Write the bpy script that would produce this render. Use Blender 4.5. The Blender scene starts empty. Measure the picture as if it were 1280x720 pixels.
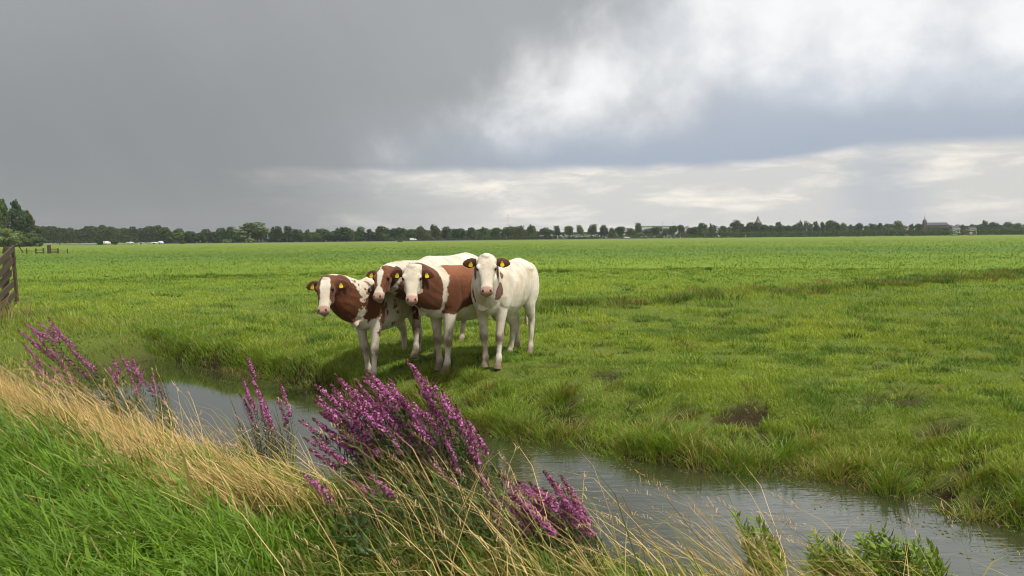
import bpy, bmesh, math, random
import numpy as np
from mathutils import Vector, Matrix, Quaternion

rng = np.random.default_rng(11)
random.seed(11)
PI = math.pi
scene = bpy.context.scene
COL = scene.collection
R = math.radians

# ------------------------------------------------------------------ camera
H = 1.65
F = 995.0
cam_data = bpy.data.cameras.new("camera")
cam_data.sensor_width = 36.0
cam_data.lens = 36.0 * F / 1280.0
cam_data.clip_start = 0.05
cam_data.clip_end = 20000
cam = bpy.data.objects.new("camera", cam_data)
COL.objects.link(cam)
CM = Matrix.Rotation(R(90 - 3.6), 3, 'X') @ Matrix.Rotation(R(-0.6), 3, 'Z')
cam.matrix_world = Matrix.Translation((0, 0, H)) @ CM.to_4x4()
scene.camera = cam


def ray(px, py):
    return CM @ Vector(((px - 640) / F, -(py - 360) / F, -1.0))


def at(px, py, z=0.0):
    d = ray(px, py)
    k = (z - H) / d.z
    return Vector((d.x * k, d.y * k, z))


def at_y(px, py, Y):
    d = ray(px, py)
    k = Y / d.y
    return Vector((d.x * k, Y, H + d.z * k))


def horizon(px):
    return 297.4 - (px - 640) * math.tan(R(0.6))


# ------------------------------------------------------------------ noise
def _hash(ix, iy, iz):
    h = (ix * 374761393 + iy * 668265263 + iz * 2147483647) & 0xFFFFFFFF
    h = ((h ^ (h >> 13)) * 1274126177) & 0xFFFFFFFF
    h = (h ^ (h >> 16)) & 0xFFFFFFFF
    return h.astype(np.float64) / 4294967295.0


def vnoise(p):
    p = np.asarray(p, dtype=np.float64)
    i = np.floor(p).astype(np.int64)
    f = p - i
    f = f * f * (3 - 2 * f)
    out = 0
    for dx in (0, 1):
        for dy in (0, 1):
            for dz in (0, 1):
                w = (f[:, 0] if dx else 1 - f[:, 0]) * (f[:, 1] if dy else 1 - f[:, 1]) * (f[:, 2] if dz else 1 - f[:, 2])
                out = out + w * _hash(i[:, 0] + dx, i[:, 1] + dy, i[:, 2] + dz)
    return out * 2 - 1


def fbm(p, octaves=4):
    a, s, out = 1.0, 0.0, 0.0
    q = np.asarray(p, dtype=np.float64).copy()
    for _ in range(octaves):
        out = out + a * vnoise(q)
        s += a
        a *= 0.5
        q = q * 2.03 + 17.3
    return out / s


def n2(x, y, sc, seed=0.0, octaves=3):
    x = np.asarray(x, dtype=np.float64)
    return fbm(np.stack([x * sc + seed, np.asarray(y) * sc + seed * 1.7, np.full_like(x, seed * 0.37)], 1), octaves)


def sstep(a, b, x):
    t = np.clip((x - a) / (b - a), 0, 1)
    return t * t * (3 - 2 * t)


# ------------------------------------------------------------------ objects
def tag(o, label=None, cat=None, group=None, kind=None):
    if label: o["label"] = label
    if cat: o["category"] = cat
    if group: o["group"] = group
    if kind: o["kind"] = kind
    return o


def empty(name, loc=(0, 0, 0), rz=0.0):
    o = bpy.data.objects.new(name, None)
    o.empty_display_size = 0.2
    o.location = loc
    o.rotation_euler = (0, 0, rz)
    COL.objects.link(o)
    return o


def link_mesh(name, me, parent=None):
    o = bpy.data.objects.new(name, me)
    COL.objects.link(o)
    if parent is not None:
        o.parent = parent
    return o


def np_mesh(name, verts, loops, sizes, mats, attrs=None, smooth=False, mat_index=None):
    me = bpy.data.meshes.new(name)
    verts = np.ascontiguousarray(verts, dtype=np.float32)
    loops = np.ascontiguousarray(loops, dtype=np.int32).ravel()
    sizes = np.ascontiguousarray(sizes, dtype=np.int32)
    me.vertices.add(len(verts))
    me.vertices.foreach_set("co", verts.ravel())
    me.loops.add(len(loops))
    me.loops.foreach_set("vertex_index", loops)
    me.polygons.add(len(sizes))
    st = np.zeros(len(sizes), dtype=np.int32)
    st[1:] = np.cumsum(sizes)[:-1]
    me.polygons.foreach_set("loop_start", st)
    if smooth:
        me.polygons.foreach_set("use_smooth", np.ones(len(sizes), dtype=bool))
    if mat_index is not None:
        me.polygons.foreach_set("material_index", np.ascontiguousarray(mat_index, dtype=np.int32))
    me.update(calc_edges=True)
    for k, v in (attrs or {}).items():
        v = np.asarray(v, dtype=np.float32)
        if v.ndim == 1:
            a = me.attributes.new(k, 'FLOAT', 'POINT')
            a.data.foreach_set("value", v)
        else:
            a = me.attributes.new(k, 'FLOAT_COLOR', 'POINT')
            v4 = np.ones((len(v), 4), dtype=np.float32)
            v4[:, :3] = v
            a.data.foreach_set("color", v4.ravel())
    for m in (mats if isinstance(mats, (list, tuple)) else [mats]):
        me.materials.append(m)
    return me


class MB:
    """collects boxes, bars and tubes and links them as ONE mesh object"""
    def __init__(self):
        self.bm = bmesh.new()

    def box(self, c, s, rz=0.0, rot=None):
        m = Matrix.Translation(c) @ (rot.to_4x4() if rot is not None else Matrix.Rotation(rz, 4, 'Z')) @ Matrix.Diagonal((s[0], s[1], s[2], 1))
        bmesh.ops.create_cube(self.bm, size=1.0, matrix=m)
        return self

    def bar(self, a, b, w, t, up=Vector((0, 0, 1))):
        a, b = Vector(a), Vector(b)
        d = b - a
        L = d.length
        x = d.normalized()
        y = up.cross(x)
        if y.length < 1e-4: y = Vector((0, 1, 0)).cross(x)
        y.normalize()
        z = x.cross(y)
        rot = Matrix((x, y, z)).transposed()
        return self.box((a + b) / 2, (L, t, w), rot=rot)

    def tube(self, pts, rad, n=8, cap=True):
        pts = [Vector(p) for p in pts]
        if not isinstance(rad, (list, tuple)): rad = [rad] * len(pts)
        rings = []
        for i, p in enumerate(pts):
            t = (pts[min(i + 1, len(pts) - 1)] - pts[max(i - 1, 0)]).normalized()
            ref = Vector((0, 0, 1)) if abs(t.z) < 0.9 else Vector((1, 0, 0))
            u = t.cross(ref).normalized()
            v = t.cross(u)
            rings.append([self.bm.verts.new(p + rad[i] * (math.cos(2 * PI * k / n) * u + math.sin(2 * PI * k / n) * v)) for k in range(n)])
        for a, b in zip(rings[:-1], rings[1:]):
            for k in range(n):
                self.bm.faces.new((a[k], a[(k + 1) % n], b[(k + 1) % n], b[k]))
        if cap:
            self.bm.faces.new(rings[0][::-1])
            self.bm.faces.new(rings[-1])
        return self

    def poly(self, pts):
        self.bm.faces.new([self.bm.verts.new(p) for p in pts])
        return self

    def build(self, name, mat, parent=None, bevel=0.0, smooth=False):
        bmesh.ops.recalc_face_normals(self.bm, faces=self.bm.faces)
        if bevel:
            bmesh.ops.bevel(self.bm, geom=list(self.bm.edges), offset=bevel, segments=2, affect='EDGES', profile=0.7)
        me = bpy.data.meshes.new(name)
        self.bm.to_mesh(me)
        self.bm.free()
        if smooth:
            for p in me.polygons: p.use_smooth = True
        me.materials.append(mat)
        return link_mesh(name, me, parent)


# ------------------------------------------------------------------ node helpers
class V:
    """a float socket with arithmetic that builds Math nodes"""
    nt = None

    def __init__(self, s): self.s = s

    @staticmethod
    def m(op, *args, clamp=False):
        n = V.nt.nodes.new('ShaderNodeMath')
        n.operation = op
        n.use_clamp = clamp
        for i, a in enumerate(args):
            if isinstance(a, V): V.nt.links.new(a.s, n.inputs[i])
            else: n.inputs[i].default_value = a
        return V(n.outputs[0])

    def __add__(self, o): return V.m('ADD', self, o)
    __radd__ = __add__
    def __sub__(self, o): return V.m('SUBTRACT', self, o)
    def __rsub__(self, o): return V.m('SUBTRACT', o, self)
    def __mul__(self, o): return V.m('MULTIPLY', self, o)
    __rmul__ = __mul__
    def __truediv__(self, o): return V.m('DIVIDE', self, o)


def vstep(a, b, x):
    n = V.nt.nodes.new('ShaderNodeMapRange')
    n.interpolation_type = 'SMOOTHSTEP'
    V.nt.links.new(x.s, n.inputs['Value'])
    n.inputs['From Min'].default_value = a
    n.inputs['From Max'].default_value = b
    n.inputs['To Min'].default_value = 0
    n.inputs['To Max'].default_value = 1
    return V(n.outputs[0])


def vnode_noise(vec, scale, detail=6, rough=0.55, dist=0.0, signed=True):
    n = V.nt.nodes.new('ShaderNodeTexNoise')
    n.inputs['Scale'].default_value = scale
    n.inputs['Detail'].default_value = detail
    n.inputs['Roughness'].default_value = rough
    n.inputs['Distortion'].default_value = dist
    V.nt.links.new(vec, n.inputs['Vector'])
    o = V(n.outputs[0])
    return (o - 0.5) * 2.0 if signed else o


def vcomb(x, y, z):
    n = V.nt.nodes.new('ShaderNodeCombineXYZ')
    for i, a in enumerate((x, y, z)):
        if isinstance(a, V): V.nt.links.new(a.s, n.inputs[i])
        else: n.inputs[i].default_value = a
    return n.outputs[0]


def cmix(fac, a, b, blend='MIX'):
    n = V.nt.nodes.new('ShaderNodeMix')
    n.data_type = 'RGBA'
    n.blend_type = blend
    n.clamp_factor = True
    for key, val in ((0, fac), (6, a), (7, b)):
        if isinstance(val, V): V.nt.links.new(val.s, n.inputs[key])
        elif isinstance(val, bpy.types.NodeSocket): V.nt.links.new(val, n.inputs[key])
        elif key == 0: n.inputs[key].default_value = val
        else: n.inputs[key].default_value = (*val, 1)
    return n.outputs[2]


def new_mat(name):
    m = bpy.data.materials.new(name)
    m.use_nodes = True
    nt = m.node_tree
    V.nt = nt
    b = nt.nodes['Principled BSDF']
    return m, nt, b


def attr(nt, name, out='Color'):
    n = nt.nodes.new('ShaderNodeAttribute')
    n.attribute_name = name
    return n.outputs[out]


def obj_coord(nt, kind='Object'):
    return nt.nodes.new('ShaderNodeTexCoord').outputs[kind]


def bump(nt, b, h, strength=0.3, dist=0.02):
    n = nt.nodes.new('ShaderNodeBump')
    n.inputs['Strength'].default_value = strength
    n.inputs['Distance'].default_value = dist
    nt.links.new(h.s if isinstance(h, V) else h, n.inputs['Height'])
    nt.links.new(n.outputs[0], b.inputs['Normal'])


def plain_mat(name, color, rough=0.7, var=0.25, scale=8.0, metallic=0.0, spec=0.4, bmp=0.0):
    m, nt, b = new_mat(name)
    oc = obj_coord(nt)
    n = vnode_noise(oc, scale, 5, 0.6)
    c = cmix(n * 0.5 + 0.5, tuple(x * (1 - var) for x in color), tuple(min(1, x * (1 + var)) for x in color))
    nt.links.new(c, b.inputs['Base Color'])
    b.inputs['Roughness'].default_value = rough
    b.inputs['Metallic'].default_value = metallic
    b.inputs['Specular IOR Level'].default_value = spec
    if bmp: bump(nt, b, n, bmp, 0.02)
    return m


def leaf_mat(name, trans=0.35, rough=0.55, spec=0.3, tint_random=False):
    """coloured per blade or leaf by the point attribute 'tint'; thin surface, so part of the light passes through"""
    m, nt, b = new_mat(name)
    c = attr(nt, 'tint')
    if tint_random:
        oi = nt.nodes.new('ShaderNodeObjectInfo')
        rn = V(oi.outputs['Random'])
        c = cmix(1.0, c, cmix(rn, (0.75, 0.9, 0.95), (1.95, 1.8, 1.3)), 'MULTIPLY')
    nt.links.new(c, b.inputs['Base Color'])
    b.inputs['Roughness'].default_value = rough
    b.inputs['Specular IOR Level'].default_value = spec
    t = nt.nodes.new('ShaderNodeBsdfTranslucent')
    nt.links.new(cmix(1.0, c, (1.15, 1.1, 0.6), 'MULTIPLY'), t.inputs['Color'])
    mx = nt.nodes.new('ShaderNodeMixShader')
    mx.inputs[0].default_value = trans
    nt.links.new(b.outputs[0], mx.inputs[1])
    nt.links.new(t.outputs[0], mx.inputs[2])
    nt.links.new(mx.outputs[0], nt.nodes['Material Output'].inputs['Surface'])
    return m


M_GRASS = leaf_mat('grass_blade', 0.38, 0.5, 0.3)
M_STRAW = leaf_mat('dry_straw', 0.25, 0.6, 0.25)
M_LEAF = leaf_mat('herb_leaf', 0.3, 0.5, 0.35)
M_PETAL = leaf_mat('magenta_petal', 0.3, 0.6, 0.15)
M_CROWN = leaf_mat('tree_leaf', 0.2, 0.65, 0.15, tint_random=True)
M_STEM = plain_mat('herb_stem', (0.13, 0.10, 0.045), 0.7, 0.4, 30)
M_BARK = plain_mat('bark', (0.07, 0.055, 0.04), 0.9, 0.4, 3)
M_WOOD = plain_mat('weathered_wood', (0.085, 0.057, 0.036), 0.85, 0.45, 14, bmp=0.4)
M_WIRE = plain_mat('rusty_wire', (0.06, 0.05, 0.045), 0.6, 0.3, 20, metallic=0.5)

# ------------------------------------------------------------------ sun and sky
SUN_EL, SUN_AZ = R(59), R(128)          # azimuth clockwise from +Y
sd = Vector((math.cos(SUN_EL) * math.sin(SUN_AZ), math.cos(SUN_EL) * math.cos(SUN_AZ), math.sin(SUN_EL)))
sl = bpy.data.lights.new("sun", 'SUN')
sl.energy = 4.2
sl.angle = R(4)
sl.color = (1.0, 0.95, 0.87)
so = bpy.data.objects.new("sun", sl)
so.rotation_euler = sd.to_track_quat('Z', 'Y').to_euler()
COL.objects.link(so)

w = bpy.data.worlds.new("World")
scene.world = w
w.use_nodes = True
nt = w.node_tree
V.nt = nt
bg = nt.nodes['Background']
sky = nt.nodes.new('ShaderNodeTexSky')
sky.sky_type = 'NISHITA'
sky.sun_disc = False
sky.sun_elevation = SUN_EL
sky.sun_rotation = SUN_AZ
tc = nt.nodes.new('ShaderNodeTexCoord')
sep = nt.nodes.new('ShaderNodeSeparateXYZ')
nt.links.new(tc.outputs['Generated'], sep.inputs[0])
dx, dy, dz = V(sep.outputs[0]), V(sep.outputs[1]), V(sep.outputs[2])
az = V.m('ARCTAN2', dx, dy)
el = V.m('ARCSINE', dz)
U = az / 0.571
E = V.m('ABSOLUTE', el) / 0.291
vec = vcomb(U * 1.9, E * 1.0, 0.0)
vstr = vcomb(U * 1.3, E * 2.6, 3.0)
na = vnode_noise(vec, 1.7, 10, 0.545, 0.3)
nb = vnode_noise(vec, 4.5, 7, 0.55, 0.2)
nlow = vnode_noise(vstr, 4.2, 7, 0.58, 0.3)
nbig = vnode_noise(vec, 0.7, 3, 0.5)
# storm grey on the left, a little lighter at the top
c = cmix(vstep(0.25, 1.1, E + na * 0.05), (0.255, 0.263, 0.270), (0.36, 0.365, 0.37))
c = cmix(vstep(-0.75, 0.3, U + na * 0.15), c, (0.405, 0.415, 0.425))
c = cmix(vstep(0.0, 0.6, nbig * 0.5 + 0.15) * 0.35, c, (0.30, 0.305, 0.315))
streak = vnode_noise(vcomb(U * 5.0 + E * 1.6, E * 0.55, 7.0), 1.6, 6, 0.6)
c = cmix(1.0, c, cmix(vstep(-0.6, 0.6, streak + na * 0.5), (0.975, 0.975, 0.977), (1.025, 1.025, 1.023)), 'MULTIPLY')
# blue grey shower band on the right
f_band = vstep(-0.50, 0.25, U + na * 0.15) * vstep(0.10, 0.30, E + nb * 0.012) * (1.0 - (1.0 - vstep(0.2, 0.6, U)) * vstep(0.36, 0.62, E + na * 0.1))
c = cmix(f_band, c, cmix(vstep(0.3, 0.75, E + na * 0.1), (0.40, 0.455, 0.545), (0.58, 0.63, 0.70)))
# white billows on the upper right, their edge running down to the left
f1 = U - (E - 0.5) * 0.72 + 0.16 + na * 0.24 + nb * 0.08
f2 = E - 0.38 - vstep(0.05, 0.5, U) * 0.14 + na * 0.17 + nb * 0.09
fb = vstep(-0.08, 0.27, f1) * vstep(-0.09, 0.24, f2)
cb = cmix(vstep(-0.75, 0.45, na + nb * 0.7), (0.70, 0.715, 0.74), (1.0, 1.0, 1.0))
c = cmix(fb * 0.95, c, cb)
# pale strip under the band
f_low = (1.0 - vstep(0.265, 0.315, E + nb * 0.018 - vstep(0.5, 0.75, U) * 0.05)) * vstep(-0.55, 0.12, U + nlow * 0.16 + E * 0.2)
cl = cmix(vstep(-0.12, 0.42, nlow), (0.66, 0.655, 0.635), (0.99, 0.93, 0.83))
cl = cmix(vstep(0.12, 0.0, E) * 0.0 + vstep(0.0, 0.16, 0.16 - E) * 0.7, cl, (0.64, 0.635, 0.625))
c = cmix(f_low, c, cl)
# rain curtain hanging from the band
f_rain = vstep(0.62, 0.74, U + nb * 0.02) * (1.0 - vstep(0.78, 0.90, U + nb * 0.02)) * (1.0 - vstep(0.25, 0.45, E)) * 0.55
c = cmix(f_rain, c, (0.43, 0.475, 0.55))
# overhead and behind: broken bright cloud
c = cmix(vstep(1.1, 2.4, E), c, cmix(vstep(-0.4, 0.5, na), (0.48, 0.51, 0.56), (0.88, 0.88, 0.88)))
# everything above is cloud radiance at exposure 0; 0.1 is the strength of the sky behind it
c10 = cmix(1.0, c, (10.0, 10.0, 10.0), 'MULTIPLY')
nt.links.new(cmix(0.95, sky.outputs[0], c10), bg.inputs['Color'])
bg.inputs['Strength'].default_value = 0.1

# ------------------------------------------------------------------ terrain
UX, UY = 0.775, -0.632                      # along the ditch
NX, NY = 0.632, 0.775                       # across it, away from the camera
ZW = -0.45
TE_S = np.array([-40, -13, -8.8, -5.7, -3.2, -2.5, -1.9, -1.2, 0.0, 3.0, 12])
TE_T = np.array([6.9, 6.95, 6.85, 6.34, 6.45, 6.78, 6.78, 6.45, 6.6, 6.6, 6.6])
HOLLOWS = [(912, 508, .27, .15), (1085, 548, .28, .16), (1232, 572, .34, .16), (692, 500, .24, .12), (745, 505, .20, .10),
           (1000, 535, .2, .1), (600, 497, .2, .08), (840, 500, .16, .1), (1180, 560, .2, .12), (800, 492, .16, .08)]
for _k in range(34):
    HOLLOWS.append((rng.uniform(560, 1290), 0, rng.uniform(.08, .20), rng.uniform(.07, .14)))
    _q = HOLLOWS[-1]
    HOLLOWS[-1] = (_q[0], np.interp(_q[0], [560, 900, 1290], [478, 512, 560]) + rng.uniform(-6, 44), _q[2], _q[3])
HOLLOWS = [(at(a, b, -0.05).x, at(a, b, -0.05).y, r_, d_) for a, b, r_, d_ in HOLLOWS]


def ditch(x, y):
    x, y = np.asarray(x, dtype=np.float64), np.asarray(y, dtype=np.float64)
    t = x * NX + y * NY
    s = x * UX + y * UY
    te = np.interp(s, TE_S, TE_T) + 0.13 * n2(s, s * 0, 1.3, 3.1, 3)
    tn = 4.30 + 0.55 * sstep(-3.6, -1.0, s) + 0.12 * n2(s, s * 0, 1.1, 9.4, 2)
    dam = sstep(-13.4, -14.6, s)             # the ditch ends here at a dam by the fence
    return t, s, te, tn, dam


def hollow(x, y):
    d = np.zeros_like(x)
    m = np.zeros_like(x)
    wob = 0.75 * n2(x, y, 2.6, 5.5, 4)
    for hx, hy, r_, dep in HOLLOWS:
        q = np.sqrt(((x - hx) / (r_ * 1.9)) ** 2 + ((y - hy) / (r_ * 0.75)) ** 2) + wob
        k = 1 - sstep(0.35, 1.0, q)
        d = np.maximum(d, k * dep)
        m = np.maximum(m, 1 - sstep(0.45, 0.85, q))
    return d, m


def pits(x, y, tex, s):
    k = sstep(0.09, 0.25, n2(x * .75, y * 1.3, 2.4, 21.0, 4)) * (1 - sstep(1.5, 2.8, tex)) * (tex > 0.2) * sstep(-8.5, -7.0, s)
    return k * sstep(0.35, 0.8, np.hypot(x + .28, y - 10.2))


def height(x, y):
    x, y = np.asarray(x, dtype=np.float64), np.asarray(y, dtype=np.float64)
    t, s, te, tn, dam = ditch(x, y)
    rr = np.sqrt(x * x + y * y)
    fade = 1 - sstep(60, 140, rr)
    base = 0.035 * n2(x, y, 0.45, 1.0, 3) * fade + 0.05 * n2(x, y, 0.09, 2.0, 2) * fade
    z = base.copy()
    near = -0.58 * sstep(2.75, 4.75, t + 0.1 * n2(x, y, 1.1, 4.0)) - 0.4 * sstep(tn - .1, tn + .5, t)
    tex = t - te
    steep = sstep(-8.0, -9.6, s)
    gentle = -0.20 * (1 - sstep(-0.02, 0.22, tex)) - 0.34 * (1 - sstep(0.0, 1.9, tex))
    wall = -0.40 * (1 - sstep(-0.02, 0.22, tex)) - 0.17 * (1 - sstep(0.05, 1.1, tex))
    far = wall * steep + gentle * (1 - steep) - 0.3 * (1 - sstep(-0.7, 0.05, tex))
    bankn = sstep(-0.05, 0.3, tex) * (1 - sstep(0.8, 3.2, tex))
    far = far + bankn * 0.11 * n2(x, y, 1.5, 8.0, 4)
    mid = 0.5 * (tn + te)
    prof = np.where(t < mid, near, far)
    z = z * np.where((t > tn) & (t < te), 0.0, 1.0) + prof * (1 - dam)
    d, m = hollow(x, y)
    return z - d - 0.07 * pits(x, y, tex, s)


def axis(lo, hi, fine0, fine1, step, grow=1.16):
    a = list(np.arange(fine0, fine1 + 1e-6, step))
    q, st = fine1, step
    while q < hi:
        st *= grow
        q += st
        a.append(q)
    b, q, st = [], fine0, step
    while q > lo:
        st *= grow
        q -= st
        b.append(q)
    return np.array(b[::-1] + a)


xs = axis(-1700, 1700, -15, 13, 0.10)
ys = axis(-40, 1500, 1.0, 19, 0.10)
gx, gy = np.meshgrid(xs, ys)
gx, gy = gx.ravel(), gy.ravel()
gz = height(gx, gy)
nx_, ny_ = len(xs), len(ys)
ii = (np.arange(ny_ - 1)[:, None] * nx_ + np.arange(nx_ - 1)[None, :]).ravel()
quads = np.stack([ii, ii + 1, ii + nx_ + 1, ii + nx_], 1)
t_, s_, te_, tn_, dam_ = ditch(gx, gy)
mud = hollow(gx, gy)[1]
tex_ = t_ - te_
mud = np.maximum(mud, (1 - dam_) * (1 - sstep(0.10, 0.42, tex_)) * (t_ > 4))
mud = np.maximum(mud, pits(gx, gy, tex_, s_))
dryb = (1 - sstep(0.0, 0.8, np.abs(t_ - 3.4))) * 1.0

m, nt, b = new_mat('meadow_ground')
geo = nt.nodes.new('ShaderNodeNewGeometry').outputs['Position']
sp = nt.nodes.new('ShaderNodeSeparateXYZ')
nt.links.new(geo, sp.inputs[0])
X, Y = V(sp.outputs[0]), V(sp.outputs[1])
big = vnode_noise(vcomb(X * 0.5, Y * 1.0, 0), 0.035, 4, 0.55)
band = vnode_noise(vcomb(X * 0.12, Y, 5.0), 0.045, 4, 0.6)
med = vnode_noise(vcomb(X * 0.45, Y, 0), 0.6, 6, 0.7)
fin = vnode_noise(geo, 9.0, 4, 0.7)
c = cmix(vstep(-0.35, 0.35, big + med * 0.3), (0.110, 0.185, 0.017), (0.185, 0.270, 0.028))
c = cmix(vstep(0.0, 0.3, band) * 0.6, c, (0.075, 0.155, 0.028))
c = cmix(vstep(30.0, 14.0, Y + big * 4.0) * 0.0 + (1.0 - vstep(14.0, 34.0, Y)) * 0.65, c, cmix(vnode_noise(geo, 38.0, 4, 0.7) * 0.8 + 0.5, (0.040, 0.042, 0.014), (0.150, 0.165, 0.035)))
c = cmix(vstep(95.0, 230.0, Y + band * 60.0) * 0.85, c, (0.150, 0.205, 0.032))
c = cmix(vstep(55.0, 80.0, Y + big * 22.0) * (1.0 - vstep(95.0, 135.0, Y + big * 22.0)) * 0.7, c, (0.085, 0.155, 0.03))
c = cmix(vstep(0.18, 0.5, med) * 0.55, c, (0.05, 0.095, 0.012))
c = cmix(vstep(0.25, 0.55, fin + med * 0.4) * 0.5, c, (0.17, 0.16, 0.05))
c = cmix(V(attr(nt, 'dry', 'Fac')) * 0.8, c, (0.20, 0.14, 0.06))
mudc = cmix(fin * 0.5 + 0.5, (0.014, 0.010, 0.005), (0.056, 0.040, 0.018))
c = cmix(V(attr(nt, 'mud', 'Fac')), c, mudc)
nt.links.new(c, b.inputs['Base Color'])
b.inputs['Roughness'].default_value = 0.9
b.inputs['Specular IOR Level'].default_value = 0.15
bump(nt, b, fin * 0.5 + med, 0.6, 0.06)
M_GROUND = m
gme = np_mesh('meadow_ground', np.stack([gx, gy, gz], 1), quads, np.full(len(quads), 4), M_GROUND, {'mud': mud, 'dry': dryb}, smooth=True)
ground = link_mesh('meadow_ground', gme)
tag(ground, 'flat green pasture with a ditch and muddy banks', 'ground', kind='structure')

# water in the ditch: one sheet a little wider than the channel
m, nt, b = new_mat('ditch_water')
geo = nt.nodes.new('ShaderNodeNewGeometry').outputs['Position']
sp = nt.nodes.new('ShaderNodeSeparateXYZ')
nt.links.new(geo, sp.inputs[0])
X, Y = V(sp.outputs[0]), V(sp.outputs[1])
al = X * UX + Y * UY
ac = X * NX + Y * NY
rip = vnode_noise(vcomb(X * 0.9, Y * 2.6, 0), 3.2, 3, 0.5, 0.3)
rip2 = vnode_noise(vcomb(X * 1.0, Y * 3.0, 2.0), 9.0, 2, 0.5)
gust = vnode_noise(geo, 0.5, 2, 0.5)
b.inputs['Base Color'].default_value = (0.034, 0.039, 0.017, 1)
b.inputs['Roughness'].default_value = 0.03
b.inputs['IOR'].default_value = 1.33
b.inputs['Specular IOR Level'].default_value = 0.5
bump(nt, b, (rip + rip2 * 0.35) * (gust * 0.7 + 0.55) * vstep(-12.5, -4.0, al), 0.22, 0.02)
gl = nt.nodes.new('ShaderNodeBsdfGlossy')
gl.inputs['Roughness'].default_value = 0.04
gl.inputs['Color'].default_value = (0.93, 0.95, 0.97, 1)
bn = [q for q in nt.nodes if q.type == 'BUMP'][0]
nt.links.new(bn.outputs[0], gl.inputs['Normal'])
fr = nt.nodes.new('ShaderNodeFresnel')
fr.inputs['IOR'].default_value = 1.24
nt.links.new(bn.outputs[0], fr.inputs['Normal'])
mx = nt.nodes.new('ShaderNodeMixShader')
nt.links.new(fr.outputs[0], mx.inputs[0])
nt.links.new(b.outputs[0], mx.inputs[1])
nt.links.new(gl.outputs[0], mx.inputs[2])
nt.links.new(mx.outputs[0], nt.nodes['Material Output'].inputs['Surface'])
M_WATER = m
wb = MB()
cs = []
for s in np.linspace(-14.6, 14, 40):
    cs.append(s)
bm = wb.bm
prev = None
for s in cs:
    a = bm.verts.new((s * UX + 3.9 * NX, s * UY + 3.9 * NY, ZW))
    b2 = bm.verts.new((s * UX + 7.4 * NX, s * UY + 7.4 * NY, ZW))
    if prev: bm.faces.new((prev[0], a, b2, prev[1]))
    prev = (a, b2)
water = wb.build('ditch_water', M_WATER)
if water.data.polygons[0].normal.z < 0: water.data.flip_normals()
tag(water, 'murky ditch water reflecting the grey sky', 'water', kind='structure')


# ------------------------------------------------------------------ grass blades
def blades(name, P, h, wd, phi, lean, tint, mat, droop=0.35, twist=None, label=None, cat=None, kind='stuff', tip=0.0):
    """n blades: base point P, length h, width wd, lean direction phi and amount lean (0 upright .. 1 lying); three segments each"""
    n = len(P)
    d = np.stack([np.cos(phi), np.sin(phi), np.zeros(n)], 1)
    if twist is None: twist = rng.uniform(0, 2 * PI, n)
    wv = np.stack([np.cos(twist), np.sin(twist), np.zeros(n)], 1) * (wd * 0.5)[:, None]
    up = np.array([0, 0, 1.0])
    ang = lean * (PI / 2)
    pts = [P]
    for k, f in enumerate((0.40, 0.35, 0.25)):
        a = ang * (0.55 + 0.45 * k) + droop * k * rng.uniform(0.2, 1.0, n)
        a = np.minimum(a, 2.4)
        pts.append(pts[-1] + (d * np.sin(a)[:, None] + up * np.cos(a)[:, None]) * (h * f)[:, None])
    v = np.empty((n, 7, 3))
    v[:, 0] = pts[0] - wv * 0.75; v[:, 1] = pts[0] + wv * 0.75
    v[:, 2] = pts[1] - wv; v[:, 3] = pts[1] + wv
    v[:, 4] = pts[2] - wv * 0.7; v[:, 5] = pts[2] + wv * 0.7
    v[:, 6] = pts[3]
    o = (np.arange(n) * 7)[:, None]
    loops = np.concatenate([o + np.array([[0, 1, 3, 2]]), o + np.array([[2, 3, 5, 4]]), o + np.array([[4, 5, 6]])], 1)
    sizes = np.tile(np.array([4, 4, 3]), n)
    me = np_mesh(name, v.reshape(-1, 3), loops, sizes, mat, {'tint': np.repeat(tint, 7, axis=0)}, smooth=True)
    o = link_mesh(name, me)
    tag(o, label, cat, kind=kind)
    return pts


def mixc(a, b, f):
    return np.asarray(a)[None, :] * (1 - f)[:, None] + np.asarray(b)[None, :] * f[:, None]


WIND = PI                                    # blades lean towards -X
COWFEET = [at(470, 455), at(545, 450), at(610, 455), at(575, 440)]


def polar(n, r0, r1, a0=-38, a1=38):
    r = np.exp(rng.uniform(math.log(r0), math.log(r1), n))
    a = np.radians(rng.uniform(a0, a1, n))
    return r * np.sin(a), r * np.cos(a), r


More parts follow.
